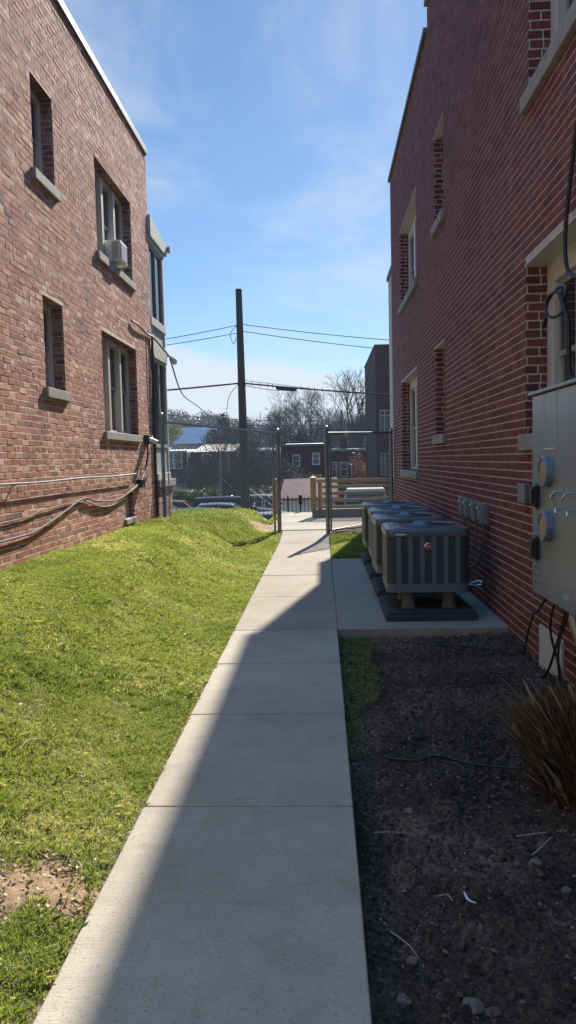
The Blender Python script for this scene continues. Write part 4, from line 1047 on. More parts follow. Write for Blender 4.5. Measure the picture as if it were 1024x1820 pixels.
cars = [(-5.35, 33.0, 4, 'sedan', 1.46, (.035,.045,.06), 'dark blue-grey sedan, nearest of the row behind the grass bank', 0),
        (-4.75, 35.8, 4, 'sedan', 1.50, (.28,.31,.34), 'silver sedan showing its windshield between two dark cars', 0),
        (-4.55, 38.6, 4, 'suv', 1.68, (.05,.055,.065), 'dark taller car behind the silver sedan', 0),
        (-3.15, 41.5, 3, 'sedan', 1.62, (.45,.47,.48), 'pale silver car partly hidden by the utility pole', 0),
        (-1.75, 29.8, 0, 'sedan', 1.42, (.55,.57,.58), 'white car low beside the iron pickets, right of the pole', 0),
        (-7.75, 34.3, -4, 'suv', 1.78, (.60,.55,.53), 'white car nearest the porch corner, far left of the row', 0),
        (-7.35, 37.3, 6, 'sedan', 1.60, (.20,.03,.03), 'dark red car behind the white one at far left of the row', 0)]
for i, (x, y, rz, kd, hg, colr, lab, _) in enumerate(cars):
    c_ = make_car(paint('car_paint', colr), hgt=hg, kindc=kd); c_.location = (x, y, -1.98); c_.rotation_euler.z = R_(rz); tag(c_, lab, 'car', 'cars parked beyond the grass bank')
v_ = make_car(paint('car_paint', (.62,.63,.63)), wid=1.95, hgt=2.25, kindc='van'); v_.name = 'parked_van'
v_.location = (1.85, 33.6, -1.98); v_.rotation_euler.z = R_(-92); tag(v_, 'white van facing the camera behind the horizontal board fence', 'van')

# ------------------------------------------------------------------ far houses
def house(x0, x1, y, z0, z1, label, dep=9, mat='brickFar', wins=(), cornice=None, roof=None, name='rowhouse', cat='house', group='brick rowhouses across the street', slope=0.0):
    h_ = empty(name); tag(h_, label, cat, group)
    MB().box(x0, x1, y, y+dep, z0, z1).build('wall', M[mat], h_)
    if cornice: MB().box(x0-.05, x1+.05, y-.18, y+.1, z1-.02, z1+.22).build('cornice', M[cornice], h_, .03)
    if roof: 
        m_ = MB(); m_.add([(x0+.1,y+.12,z1+.02),(x1-.1,y+.12,z1+.02),(x1-.1,y+dep,z1+slope),(x0+.1,y+dep,z1+slope),(x0+.1,y+.12,z1),(x1-.1,y+.12,z1),(x1-.1,y+dep,z1),(x0+.1,y+dep,z1)],
                          [(0,1,2,3),(4,5,1,0),(5,6,2,1),(6,7,3,2),(7,4,0,3)]); m_.build('roof', M[roof], h_)
    for (wx, wz, ww, wh) in wins:
        f_ = MB()
        for (a, b, c, d) in ((wx-ww/2-.09, wx-ww/2, wz-.09, wz+wh+.09), (wx+ww/2, wx+ww/2+.09, wz-.09, wz+wh+.09), (wx-ww/2, wx+ww/2, wz+wh, wz+wh+.09), (wx-ww/2, wx+ww/2, wz-.11, wz), (wx-ww/2, wx+ww/2, wz+wh/2-.03, wz+wh/2+.03)):
            f_.box(a, b, y-.07, y-.002, c, d)
        fo = f_.build('window', M['siding'], h_); g_ = MB(); g_.box(wx-ww/2, wx+ww/2, y-.035, y-.003, wz, wz+wh); g_.build('pane', M['glass'], fo)
    return h_
h1 = house(-24, -14.05, 78.5, -4.4, 2.5, 'leftmost brick rowhouse with a grey cornice and awning', wins=[(-15.9, .95, .75, 1.45), (-14.95+.0, .95, .75, 1.45), (-18, .95, .75, 1.45), (-16, -2.6, .9, 1.5)], cornice='cementgrey', roof='roofwhite', slope=.5)
MB().tube([(-13.98, 78.4, 2.6), (-13.98, 78.4, -3.6)], .045, 6).build('downpipe', M['siding'], h1)
m_ = MB(); m_.add([(-16.3,77.0,-1.75),(-13.6,77.0,-1.75),(-14.0,78.49,-.75),(-15.9,78.49,-.75),(-16.3,77.0,-1.95),(-13.6,77.0,-1.95)], [(0,1,2,3),(4,5,1,0),(4,0,3),(5,2,1)]); m_.build('awning', M['bluehouse'], h1)
h2 = house(-13.9, -9.1, 80, -4.4, 2.55, 'brick rowhouse with a bright tin roof edge, second from left', wins=[(-12.2, .75, .85, 1.5), (-10.3, .75, .85, 1.5), (-11.4, -2.7, .9, 1.6)], roof='rooflight', slope=1.0)
h3 = house(-9.08, -4.6, 80, -4.4, 2.4, 'brick rowhouse directly behind the utility pole', wins=[(-8.2, .7, .7, 1.5), (-7.0, .7, .7, 1.5), (-5.9, .7, .7, 1.5), (-8.0, -2.8, .8, 1.6), (-6.0, -2.8, .8, 1.6)], cornice='rooflight', roof='rooftar', slope=.6)
h4 = house(-4.1, .25, 76, -4.4, 2.85, 'taller brick rowhouse with one small window above the shed', wins=[(-.62, 1.05, .6, 1.0), (-2.6, .9, .6, 1.0)], cornice='rooftar', roof='roofwhite', slope=.45)
h5 = house(.27, 4.4, 79, -4.4, 2.3, 'brick rowhouse with a chimney behind the red budding tree', wins=[(1.1, -.3, .7, 1.4), (2.2, -.3, .7, 1.4), (3.4, -.6, .7, 1.4), (2.6, -3.2, .7, 1.3)], cornice='cementgrey', roof='rooflight', slope=.35)
MB().box(1.9, 2.6, 79.6, 80.3, 2.3, 3.75).build('chimney', M['brickFar'], h5)
h6 = house(4.42, 12, 80, -4.4, 2.3, 'brick rowhouse mostly hidden behind the tall flats', wins=[(5.4, -.6, .7, 1.4), (6.8, -.6, .7, 1.4)], cornice='cementgrey')
# pale house with gable, farther back
bh = empty('house'); tag(bh, 'pale blue gabled house on the slope beyond the rowhouses', 'house')
MB().box(-23.8, -17.2, 125, 133, -4.5, 4.6).build('wall', M['bluehouse'], bh)
m_ = MB(); m_.add([(-24.3,124.6,4.55),(-16.7,124.6,4.55),(-24.3,133.4,4.55),(-16.7,133.4,4.55),(-24.3,129,7.4),(-16.7,129,7.4)], [(0,1,5,4),(2,4,5,3),(0,4,2),(1,3,5)]); m_.build('roof', M['bluehouse'], bh)
for x in (-22.3, -20.4, -18.6):
    f_ = MB(); f_.box(x-.5, x+.5, 124.92, 124.998, 2.6, 4.0); fo = f_.build('window', M['siding'], bh); MB().box(x-.4, x+.4, 124.88, 124.919, 2.7, 3.9).build('pane', M['glass'], fo)
for i, (x, y, z, w_h, lab) in enumerate(((-26.5, 112, 3.9, 5, 'low flat-roofed house with a white edge at far left'), (15, 210, 9.0, 9, 'small pale-roofed house among the far trees at right'), (8.5, 185, 8.3, 6, 'tiny far house with a bright roof between bare trees'))):
    h_ = empty('house'); tag(h_, lab, 'house'); MB().box(x-w_h/2, x+w_h/2, y, y+8, -5, z-.8).build('wall', M['siding'] if i else M['brickFar'], h_)
    m_ = MB(); m_.add([(x-w_h/2-.3,y-.3,z-.85),(x+w_h/2+.3,y-.3,z-.85),(x+w_h/2+.3,y+8,z),(x-w_h/2-.3,y+8,z),(x-w_h/2-.3,y+8,z-.9),(x+w_h/2+.3,y+8,z-.9)], [(0,1,2,3),(0,3,4),(1,5,2),(0,4,5,1)]); m_.build('roof', M['roofwhite'], h_)
    f_ = MB()
    fo = f_.box(x-1.2, x+1.2, y-.05, y-.003, z-2.3, z-1.1).build('window', M['glass'], h_)

# tall flats at the right
ap = empty('apartment_block'); tag(ap, 'tall dark brick block of flats just left of the red building edge', 'building')
MB().box(3.55, 16, 50, 62, -3, 8.72).build('wall', M['brickApt'], ap)
MB().box(3.5, 16.05, 49.95, 62, 8.725, 8.82).build('roof_coping', M['rooftar'], ap)
for z in (3.25, .45, 6.1 + 50):
    if z > 40: continue
    f_ = MB(); x0, x1 = 3.86, 4.95
    f_.box(x0-.07, x0, 49.93, 49.998, z-.05, z+1.35); f_.box(x1, x1+.07, 49.93, 49.998, z-.05, z+1.35); f_.box(x0, x1, 49.93, 49.998, z+1.28, z+1.35)
    f_.box(x0+.2, x0+.27, 49.93, 49.998, z, z+1.28)
    fo = f_.build('window', M['cementgrey'], ap); MB().box(x0, x1, 49.96, 49.997, z, z+1.28).build('pane', M['glass'], fo)
    g_ = MB()
    for k in range(9): g_.box(x0+.05+k*.122, x0+.075+k*.122, 49.80, 49.825, z-.05, z+1.0)
    g_.box(x0, x1, 49.79, 49.83, z+1.0, z+1.04); g_.box(x0, x1, 49.79, 49.83, z-.09, z-.05); g_.box(x0, x0+.03, 49.83, 49.929, z+.98, z+1.02); g_.build('railing', M['galv'], fo)
MB().tube([(3.56, 49.9, 5.2), (3.40, 49.7, 5.3), (3.32, 49.6, 5.38)], .035, 6).build('wall_lamp', M['post'], ap)

# ------------------------------------------------------------------ trees
def bare_tree(name, seed, h, spread=1.0, levels=6, r0=.28, droop=0.0, fork=2, rmin=.015):
    rg = random.Random(seed); root = empty(name)
    tr, cr = MB(), MB()
    def grow(p, d, L, r, lev):
        mbx = tr if lev < 1 else cr
        n_ = 3 if lev < 3 else 2
        pts = [p]; rs = [r]; dd = d
        for k in range(n_):
            dd = (dd + Vector((rg.uniform(-1, 1), rg.uniform(-1, 1), rg.uniform(-.4, .8)))*.13).normalized()
            pts.append(pts[-1] + dd*(L/n_)); rs.append(max(r*(1-.28*(k+1)/n_), rmin))
        mbx.tube(pts, rs, 6 if lev < 2 else 3, cap=False)
        if lev >= levels: return
        nk = fork + (rg.random() < .75) + (lev == 0) + (lev >= 3)*(rg.random() < .5)
        base = rg.uniform(0, 6.28)
        for k in range(nk):
            a = base + k*6.283/nk + rg.uniform(-.5, .5); t = rg.uniform(.38, .75)*spread if k or lev > 3 else .18
            side = dd.orthogonal().normalized(); side.rotate(Matrix.Rotation(a, 3, dd))
            nd = (dd*math.cos(t) + side*math.sin(t)); nd.z += .10-droop; nd.normalize()
            at = pts[-1] if k < 2 or lev == 0 else pts[rg.choice([-1, -2])]
            grow(at, nd, L*rg.uniform(.62, .82), max(r*.66*rg.uniform(.75, 1), rmin), lev+1)
    grow(Vector((0,0,0)), Vector((0,0,1)), h*.27, r0, 0)
    tr.build('trunk', M['bark'], root); cr.build('crown', M['twig'], root)
    return root
def leaf_cloud(name, seed, pts_r, n, size, mat, parent=None, attr0=0.0):
    """leaf-sized faces in clumps; pts_r = list of (cx,cy,cz,rx,ry,rz)"""
    rg = np.random.RandomState(seed); V = []; 
    pr = np.array(pts_r, float); vol = pr[:,3]*pr[:,4]*pr[:,5]; idx = rg.choice(len(pr), n, p=vol/vol.sum())
    d = rg.normal(size=(n, 3)); d /= np.linalg.norm(d, axis=1)[:, None]; rad = rg.rand(n)**(1/2.4)
    c = pr[idx, :3] + d*rad[:, None]*pr[idx, 3:6]
    a = rg.normal(size=(n, 3)); a /= np.linalg.norm(a, axis=1)[:, None]; b = np.cross(a, rg.normal(size=(n, 3))); b /= np.linalg.norm(b, axis=1)[:, None]
    s = size*(.6+.8*rg.rand(n))[:, None]
    V = np.stack([c-a*s, c+b*s*.6, c+a*s, c-b*s*.6], 1).reshape(-1, 3)
    F = np.arange(4*n).reshape(-1, 4)
    rv = np.repeat(np.clip(.25+.5*rg.rand(n)+.25*np.repeat(rg.rand(len(pr)), 1)[idx], 0, .99), 4)
    return mesh_np(name, V, F, mat, parent, rv)
T1 = bare_tree('bare_tree', 11, 14, 1.0, 7, .26, rmin=.010)
T2 = bare_tree('bare_tree', 23, 12, 1.15, 7, .24, rmin=.010)
T3 = bare_tree('bare_tree', 37, 15, .85, 6, .27, rmin=.013)
T4 = bare_tree('bare_tree', 52, 7.6, 1.25, 5, .10, fork=3, rmin=.012)
T5 = bare_tree('bare_tree', 71, 6.5, 1.5, 5, .08, fork=3, rmin=.012)
tspots = [ # (proto, x, y, scale, rot, label)
    (T1, -1.6, 98, 1.12, 0, 'bare tree rising behind the tall brick rowhouse, right of the pole'),
    (T3, 3.3, 104, 1.34, 1, 'tallest bare tree, its crown highest above the splice case side'),
    (T2, 6.6, 108, 1.25, 2, 'bare tree leaning near the tall flats'),
    (T1, -7.2, 96, .95, 2.2, 'bare tree standing just right of the utility pole'),
    (T3, -4.6, 100, .90, 3.4, 'bare tree midway between the pole and the shed'),
    (T2, .6, 112, 1.2, 4.4, 'bare tree behind the roof of the taller rowhouse'),
    (T2, -11.2, 92, .95, .6, 'bare tree whose twigs show left of the utility pole'),
    (T1, 8.8, 118, 1.0, 5.1, 'bare tree partly behind the tall flats'),
    (T2, -9.4, 120, .85, 5.5, 'smaller bare tree in the rear rank behind the pole')]
fill = []
rg = random.Random(99)
for k in range(26):
    fill.append((rg.choice([T1, T2, T3]), rg.uniform(-26, 18), rg.uniform(135, 195), rg.uniform(.55, .85), rg.uniform(0, 6), 'bare tree in the hazy wood on the rise behind the rowhouses'))
used = set()
def place(proto, x, y, sc, rz, lab, cat, grp):
    o = proto if proto.name not in used else copy_tree(proto)
    used.add(proto.name)
    o.location = (x, y, float(H(x, y))-.2); o.scale = (sc, sc, sc*(.94+.12*((x*7) % 1))); o.rotation_euler.z = rz
    tag(o, lab, cat, grp); return o
for p_, x, y, sc, rz, lab in tspots: place(p_, x, y, sc, rz, lab, 'tree', 'bare trees behind the rowhouses')
for p_, x, y, sc, rz, lab in fill: place(p_, x, y, sc, rz, lab, 'tree', 'bare trees in the far wood')
# scrub in front of the rowhouses, left of the gate
sc_l = ['tangled bare young tree against the rowhouses, nearest the porch', 'bare young tree in the scrub, second from the porch', 'bare young tree in the scrub left of the pole base', 'bare young tree whose twigs cross the utility pole',
        'bare young tree right behind the utility pole base', 'bare young tree in the scrub between pole and gate', 'bare young tree right of the shed, behind the boards']
for k, (x, y, sc) in enumerate(((-12.0, 66, .85), (-9.2, 60, 1.0), (-6.9, 62, 1.1), (-5.6, 58, 1.15), (-3.9, 64, .9), (-4.8, 56, .9), (1.4, 64, .6))):
    place((T4, T5)[k % 2], x, y, sc, k*1.3, sc_l[k], 'young tree', 'bare young trees before the rowhouses')
# evergreen
ev = empty('evergreen_tree'); tag(ev, 'single dark evergreen with a rounded top left of the pole', 'tree')
ex, ey, ez = -14.2, 110, -5
MB().tube([(ex, ey, ez), (ex, ey, 6)], [.3, .08], 8).build('trunk', M['bark'], ev)
leaf_cloud('crown', 4, [(ex, ey, 6.8, 1.3, 1.3, 1.6), (ex-1.1, ey, 5.4, 1.5, 1.5, 1.2), (ex+1.2, ey, 5.6, 1.4, 1.4, 1.2), (ex, ey, 4.0, 2.6, 2.2, 1.4), (ex+.3, ey, 8.0, .6, .6, .7), (ex-.4, ey, 2.2, 3.0, 2.4, 1.5)], 2600, .20, M['evergreen'], ev)
for i, (x, y, r, top, mt, lab) in enumerate(((-24.5, 118, 4.2, 9.0, 'bud', 'olive-brown budding tree beside the porch window'), (-4.2, 128, 3.0, 6.4, 'evergreen', 'dark evergreen clump behind the bare trees, right of the pole'),
                                (5.2, 124, 2.0, 6.6, 'evergreen', 'dark evergreen below the tallest bare tree'), (9.6, 112, 2.2, 5.4, 'evergreen', 'dark evergreen beside the tall flats'), (-8.2, 140, 4.2, 6.2, 'brown', 'brown leafy mass of a tree behind the utility pole'))):
    t_ = empty('leafy_tree'); tag(t_, lab, 'tree'); rr_ = random.Random(i+5)
    zb = float(H(x, y)); MB().tube([(x, y, zb-.2), (x+.2, y, top-r)], [.35, .15], 7).build('trunk', M['bark'], t_)
    bl = [(x+rr_.uniform(-.7, .7)*r, y+rr_.uniform(-.6, .6)*r, top-r*.9+rr_.uniform(-1.3, .7)*r, r*rr_.uniform(.3, .5), r*rr_.uniform(.3, .5), r*rr_.uniform(.25, .42)) for _ in range(14)]
    leaf_cloud('crown', i+40, bl, 5200, .17, M[mt], t_)
def bush(name, x, y, r, h, mt, lab, n=3500, cat='shrub', size=.10, stems=True):
    t_ = empty(name); tag(t_, lab, cat); rr_ = random.Random(int(x*10+y)); zb = float(H(x, y))
    s_ = MB()
    for k in range(9 if stems else 2):
        a = rr_.uniform(0, 6.28); s_.tube([(x, y, zb-.1), (x+.3*r*math.cos(a), y+.3*r*math.sin(a), zb+h*.4), (x+.8*r*math.cos(a), y+.6*r*math.sin(a), zb+h*.85)], [.06, .04, .01], 4, cap=False)
    s_.build('stem', M['bark'], t_)
    bl = [(x+rr_.uniform(-.65, .65)*r, y+rr_.uniform(-.5, .5)*r, zb+h*rr_.uniform(.25, .85), r*rr_.uniform(.3, .5), r*rr_.uniform(.3, .5), h*rr_.uniform(.12, .22)) for _ in range(12)]
    leaf_cloud('crown' if cat == 'tree' else 'foliage', int(x*13) % 97, bl, n, size, M[mt], t_)
bush('red_tree', 4.2, 66, 2.0, 6.6, 'redbud', 'small tree full of red buds left of the tall flats', 4200, 'tree', .085)
bush('pink_shrub', -2.0, 70, 2.3, 4.6, 'pink', 'pinkish budding shrub above the shed roof', 2000, size=.07)
bush('green_shrub', -.6, 60, .8, 3.6, 'hedge', 'small green shrub poking up right of the shed', 700, size=.07)
bush('hedge', -9.0, 52, 2.0, 2.1, 'hedge', 'green hedge behind the parked cars', 5000, 'hedge', .08, False)
bush('brush', -13.0, 50, 3.0, 2.3, 'brown', 'brown brush on the bank beside the porch corner', 5000, 'brush', .08)
bush('brush', -10.8, 53, 2.2, 2.2, 'brown', 'brown brush between the bank and the green hedge', 4000, 'brush', .08)
bush('brush', -5.6, 53, 2.0, 2.0, 'brown', 'brown brush right of the green hedge', 3500, 'brush', .08)
for i, (x, y, lab) in enumerate(((-3.4, 58, 'dark evergreen shrub left of the stair railings'), (1.8, 62, 'dark evergreen shrub behind the board fence'))):
    bush('evergreen_shrub', x, y, 1.3, 2.7, 'evergreen', lab, 3000, size=.09, stems=False)
# the wooded slope of the far hill: one mass nobody could count
M['farwood'] = leafmat('far_wood', (.022,.024,.018), (.075,.070,.045))
rg_ = np.random.RandomState(61); nb = 1500
hx = rg_.uniform(-120, 90, nb); hy = rg_.uniform(225, 322, nb); hz_ = hillz(hx, hy)
rr_ = rg_.uniform(1.6, 3.6, nb)
kind(leaf_cloud('far_wood', 62, np.stack([hx, hy, hz_+rr_*.45, rr_, rr_, rr_*rg_.uniform(.7, 1.25, nb)], 1), 110000, .42, M['farwood']), 'stuff')
# stair railings
m_ = MB()
for k in range(3):
    x = -3.9+k*.55; m_.beam((x, 40, .05-.1*k), (x+1.3, 40, -.95-.1*k), .04, .05)
for k in range(4): m_.beam((-3.6+.5*k, 40, -2.0), (-3.6+.5*k, 40, -.1-.4*k), .03, .03)
tag(m_.build('stair_railing', M['siding'], None), 'pale slanting stair railings seen left of the fence post', 'railing')
# chain link of the lot
m_ = MB(); m_.beam((-14, 46, .25), (-8.2, 46, -.25), .05, .05)
for x in (-13.5, -11.5, -9.5): m_.beam((x, 46, -2.1), (x, 46, .2-.08*(x+13.5)), .05, .05)
tag(m_.build('lot_fence', M['galv'], None), 'thin pale rail fence on the bank above the parked cars', 'fence')

# ------------------------------------------------------------------ grass
def bare_mask(x, y):
    """1 where grass is thin"""
    n = fbm(x*7+3, y*7, 3)
    e = ((x+1.03)/.20)**2 + ((y-2.52)/.16)**2
    m = np.clip(1.25 - e*.75 - (n-.5)*3.2, 0, 1)
    # dug earth by the fence post
    e2 = ((x+1.15)/.35)**2 + ((y-15.6)/.7)**2
    return np.maximum(m, np.clip(1.3 - e2 - (n-.5), 0, 1))
def straw_amt(x, y):
    a = sstep(fbm(x*2.4+11, y*2.4+4, 5, .68), .48, .72)
    # thin dry streaks by the wall
    b = sstep(fbm(x*3.2+y*.9, y*.35-x*.4, 3), .55, .72)*sstep(y, 7.5, 9)*sstep(-x, 1.3, 2.0)
    return np.clip(.20 + .60*a + .6*b, 0, 1)
def grass(name, x0, x1, y0, y1, dens, hgt, wid, seed, hf, maskf=True, extra=None):
    rg = np.random.RandomState(seed); n = int((x1-x0)*(y1-y0)*dens)
    x = rg.uniform(x0, x1, n); y = rg.uniform(y0, y1, n)
    keep = np.ones(n, bool)
    cl_n = fbm(x*9, y*9, 3)
    keep &= rg.rand(n) < .35 + 1.3*cl_n
    if maskf: keep &= rg.rand(n) > bare_mask(x, y)*.97
    if extra is not None: keep &= extra(x, y)
    x, y, cl_n = x[keep], y[keep], cl_n[keep]; n = len(x)
    z = hf(x, y)
    st = straw_amt(x, y) if maskf else np.full(n, .2)
    isst = rg.rand(n) < st*.8
    lush = sstep(fbm(x*3.1+40, y*3.1, 4, .6), .38, .68) + .9*sstep(x, -1.12, -.86)*(x < 0)
    hh = hgt*(.45+.65*rg.rand(n))*(.55+.75*cl_n)*(.75+.5*np.clip(lush, 0, 1.3))*np.where(isst, .75, 1)
    hh *= .6 + .9*fbm(x*24, y*24, 2)**1.2 + .45*(fbm(x*7+50, y*7, 2) > .68)
    hh = np.minimum(hh, hgt*1.35)
    lean = np.clip(rg.normal(size=(n, 2))*.55, -1.0, 1.0); lean[isst] *= 1.4
    an = rg.rand(n)*2*np.pi; wx = np.cos(an)*wid*.5; wy = np.sin(an)*wid*.5
    P0 = np.stack([x, y, z-.004], 1); Wv = np.stack([wx, wy, 0*wx], 1)
    mid = P0 + np.stack([lean[:,0]*hh*.35, lean[:,1]*hh*.35, hh*.6], 1)
    tip = P0 + np.stack([lean[:,0]*hh*1.0, lean[:,1]*hh*1.0, hh*np.clip(1-.25*np.abs(lean).sum(1), .3, 1)], 1)
    V = np.stack([P0-Wv, P0+Wv, mid+Wv*.8, tip, mid-Wv*.8], 1).reshape(-1, 3)
    F = np.arange(5*n).reshape(-1, 5)
    shade = np.clip(.15+.35*rg.rand(n)+.55*fbm(x*1.3+9, y*1.3, 3)*1.1-.1*np.clip(lush, 0, 1), 0, .98)
    rv = np.where(isst, 1.02+.95*rg.rand(n), shade)
    o_ = mesh_np(name, V, F, M['grass'], None, np.repeat(rv, 5)); kind(o_, 'stuff'); return o_
HL = lambda x, y: H(x, y)-.006
offwall = lambda x, y: x > -3.13
grass('grass', -2.6, -.835, 1.6, 4.6, 42000, .036, .0031, 1, HL)
grass('grass', -3.14, -.835, 4.6, 8.0, 21000, .037, .0048, 2, HL)
grass('grass', -3.14, -.835, 8.0, 14.9, 9500, .038, .0080, 3, HL)
grass('grass', -6.0, -1.12, 14.9, 20.0, 1800, .055, .02, 4, HL)
grass('grass', .12, 1.5, 11.42, 15.2, 7000, .045, .009, 5, lambda x, y: .035*sstep(y, 11.4, 13)+.05*sstep(y, 12, 14.8)-.01, False, lambda x, y: y < 14.0+.95*x)
# ragged edges hanging over the path
grass('grass', -.858, -.816, 1.6, 14.6, 9000, .028, .004, 6, lambda x, y: 0*x-.008, False)
# thin dark weeds in the shaded bed
grass('weeds', .11, .55, 4.0, 6.6, 14000, .030, .004, 7, Hsoil, False, lambda x, y: (x < .10+.16*fbm(x*5, y*5, 2)+.20*sstep(y, 4.2, 5.6)*fbm(x*4+3, y*3, 3)*1.6) )
grass('weeds', .3, 1.5, 6.35, 6.62, 3000, .03, .005, 8, Hsoil, False, lambda x, y: fbm(x*6, y*6, 2) > .5)

# dead leaves and bits of thatch lying in the lawn
def litter(name, x0, x1, y0, y1, n, size, hf, mat, seed):
    rg = np.random.RandomState(seed); x = rg.uniform(x0, x1, n); y = rg.uniform(y0, y1, n); z = hf(x, y)+.012+.012*rg.rand(n)
    a = rg.rand(n)*6.28; l = size*(.4+rg.rand(n)); w = l*(.25+.35*rg.rand(n)); dx, dy = np.cos(a), np.sin(a); t = rg.normal(size=(n, 2))*.3
    c = np.stack([x, y, z], 1); A = np.stack([dx*l, dy*l, t[:, 0]*l], 1); B = np.stack([-dy*w, dx*w, t[:, 1]*w], 1)
    V = np.stack([c-A, c-B*.9+A*.1, c+A, c+B*.9+A*.1], 1).reshape(-1, 3); F = np.arange(4*n).reshape(-1, 4)
    kind(mesh_np(name, V, F, mat, None, np.repeat(1.02+.95*rg.rand(n), 4)), 'stuff')
M['leaf'] = blade_mat('dead_leaf_bits', [(.1,.07,.03)]*3, [(.20,.13,.07), (.55,.45,.30)], .1)
litter('dead_leaves', -3.0, -.84, 1.7, 13.5, 900, .011, HL, M['leaf'], 51)
litter('dead_leaves', .13, 1.5, 1.5, 6.5, 420, .008, Hsoil, M['leaf'], 52)
litter('thatch', -1.25, -.84, 2.3, 2.75, 260, .012, HL, M['leaf'], 54)
litter('crumbs', -.80, .09, 1.7, 9.0, 60, .003, lambda x, y: 0*x-.009, M['leaf'], 53)
# bare earth on the lawn
rgx = np.random.RandomState(12)
def clods(name, n, fx, size, hf, mat, seed):
    rg = np.random.RandomState(seed); P = fx(rg, n); n = len(P); s = size*(rg.rand(n)**3*2.2+.25)
    ico = np.array([(0,0,1),(.9,0,.1),(.3,.85,0),(-.75,.5,.05),(-.7,-.6,0),(.3,-.9,.1),(0,0,-1)]); fc_ = np.array([(0,1,2),(0,2,3),(0,3,4),(0,4,5),(0,5,1),(6,2,1),(6,3,2),(6,4,3),(6,5,4),(6,1,5)])
    jit = 1+rg.normal(size=(n, 7, 1))*.34; an = rg.rand(n)*6.28; c, s_ = np.cos(an), np.sin(an)
    V = ico[None]*jit*s[:, None, None]; V = V*np.array([1, .85, .65])
    X = V[..., 0]*c[:, None]-V[..., 1]*s_[:, None]; Y = V[..., 0]*s_[:, None]+V[..., 1]*c[:, None]
    Z = V[..., 2] + hf(P[:, 0], P[:, 1])[:, None] + s[:, None]*.15
    V = np.stack([X+P[:, 0:1], Y+P[:, 1:2], Z], -1).reshape(-1, 3)
    F = (fc_[None]+7*np.arange(n)[:, None, None]).reshape(-1, 3)
    o_ = mesh_np(name, V, F, mat, None, np.repeat(rg.rand(n), 7)); kind(o_, 'stuff'); return o_
clods('soil_clods', 60000, lambda r, n: np.stack([.125+1.45*r.rand(n), .6+5.9*r.rand(n)**1.3], 1), .0058, Hsoil, M['clod'], 31)
clods('large_clods', 420, lambda r, n: np.stack([.125+1.45*r.rand(n), .6+5.9*r.rand(n)**1.6], 1), .013, lambda x, y: Hsoil(x, y)-.004, M['clod'], 36)
clods('gravel', 900, lambda r, n: np.stack([.125+1.45*r.rand(n), .6+5.9*r.rand(n)**1.2], 1), .0042, lambda x, y: Hsoil(x, y)+.003, M['rock'], 32)
def bp(r, n):
    p = np.stack([-1.03+.42*(r.rand(n)-.5), 2.52+.34*(r.rand(n)-.5)], 1); return p[bare_mask(p[:, 0], p[:, 1]) > .3]
M['drysoil'] = plain('dry_earth', (.58,.38,.22), .95, 0, .45, 38, .02)
clods('dry_earth_crumbs', 3500, bp, .0065, HL, M['drysoil'], 33)
# earth patch sheets (thin mound of bare earth)
def patch(name, cx, cy, rx, ry, up):
    xs = np.linspace(cx-rx*1.4, cx+rx*1.4, 50); ys = np.linspace(cy-ry*1.4, cy+ry*1.4, 50)
    def hf(X, Y):
        e = ((X-cx)/rx)**2+((Y-cy)/ry)**2; return H(X, Y)-.006 + up*(1.25-e) - .01*(fbm(X*9, Y*9, 2) < .3) + (fbm(X*25, Y*25, 3)-.5)*.018
    kind(grid(name, xs, ys, hf, M['drysoil']))
patch('bare_earth', -1.03, 2.52, .20, .16, .012)
patch('bare_earth', -1.15, 15.6, .34, .7, .05)
clods('dug_earth', 500, lambda r, n: np.stack([.15+.9*r.rand(n), 14.0+.9*r.rand(n)*1.0], 1), .02, lambda x, y: 0*x+.07, M['drysoil'], 35)

# ------------------------------------------------------------------ dead ornamental grass clump
rg = np.random.RandomState(77); n = 5200; cx0, cy0 = 1.27, 3.50
a = rg.rand(n)*2*np.pi; r = np.sqrt(rg.rand(n))*.25; bx_, by_ = cx0+r*np.cos(a), cy0+r*np.sin(a)
out = r/.25; hh = (.36+.13*rg.rand(n)**2)*(1.08-.38*out**2)
sx_ = np.cos(a)*out*(.22+.25*rg.rand(n))+rg.normal(size=n)*.20; sy_ = np.sin(a)*out*(.22+.25*rg.rand(n))+rg.normal(size=n)*.20
stray = rg.rand(n) < .07; sx_[stray] += np.cos(a[stray])*.9; sy_[stray] += np.sin(a[stray])*.9; hh[stray] *= .35
wd = .0030+.003*rg.rand(n)
base = np.stack([bx_, by_, np.full(n, -.10)], 1)
mid = base+np.stack([sx_*hh*.4, sy_*hh*.4, hh*.6], 1); tip = base+np.stack([sx_*hh, sy_*hh, hh+.02*rg.rand(n)], 1)
an = rg.rand(n)*6.28; Wv = np.stack([np.cos(an)*wd, np.sin(an)*wd, 0*wd], 1)
V = np.stack([base-Wv, base+Wv, mid+Wv, tip+Wv*.7, tip-Wv*.7, mid-Wv], 1).reshape(-1, 3); F = np.arange(6*n).reshape(-1, 6)
rv = np.where(rg.rand(n) < .10, 1.1+.8*rg.rand(n), .05+.9*rg.rand(n)**1.3)
cg = mesh_np('dry_grass_clump', V, F, M['straw'], None, np.repeat(rv, 6)); tag(cg, 'cut-back clump of dead brown ornamental grass by the brick wall', 'plant')

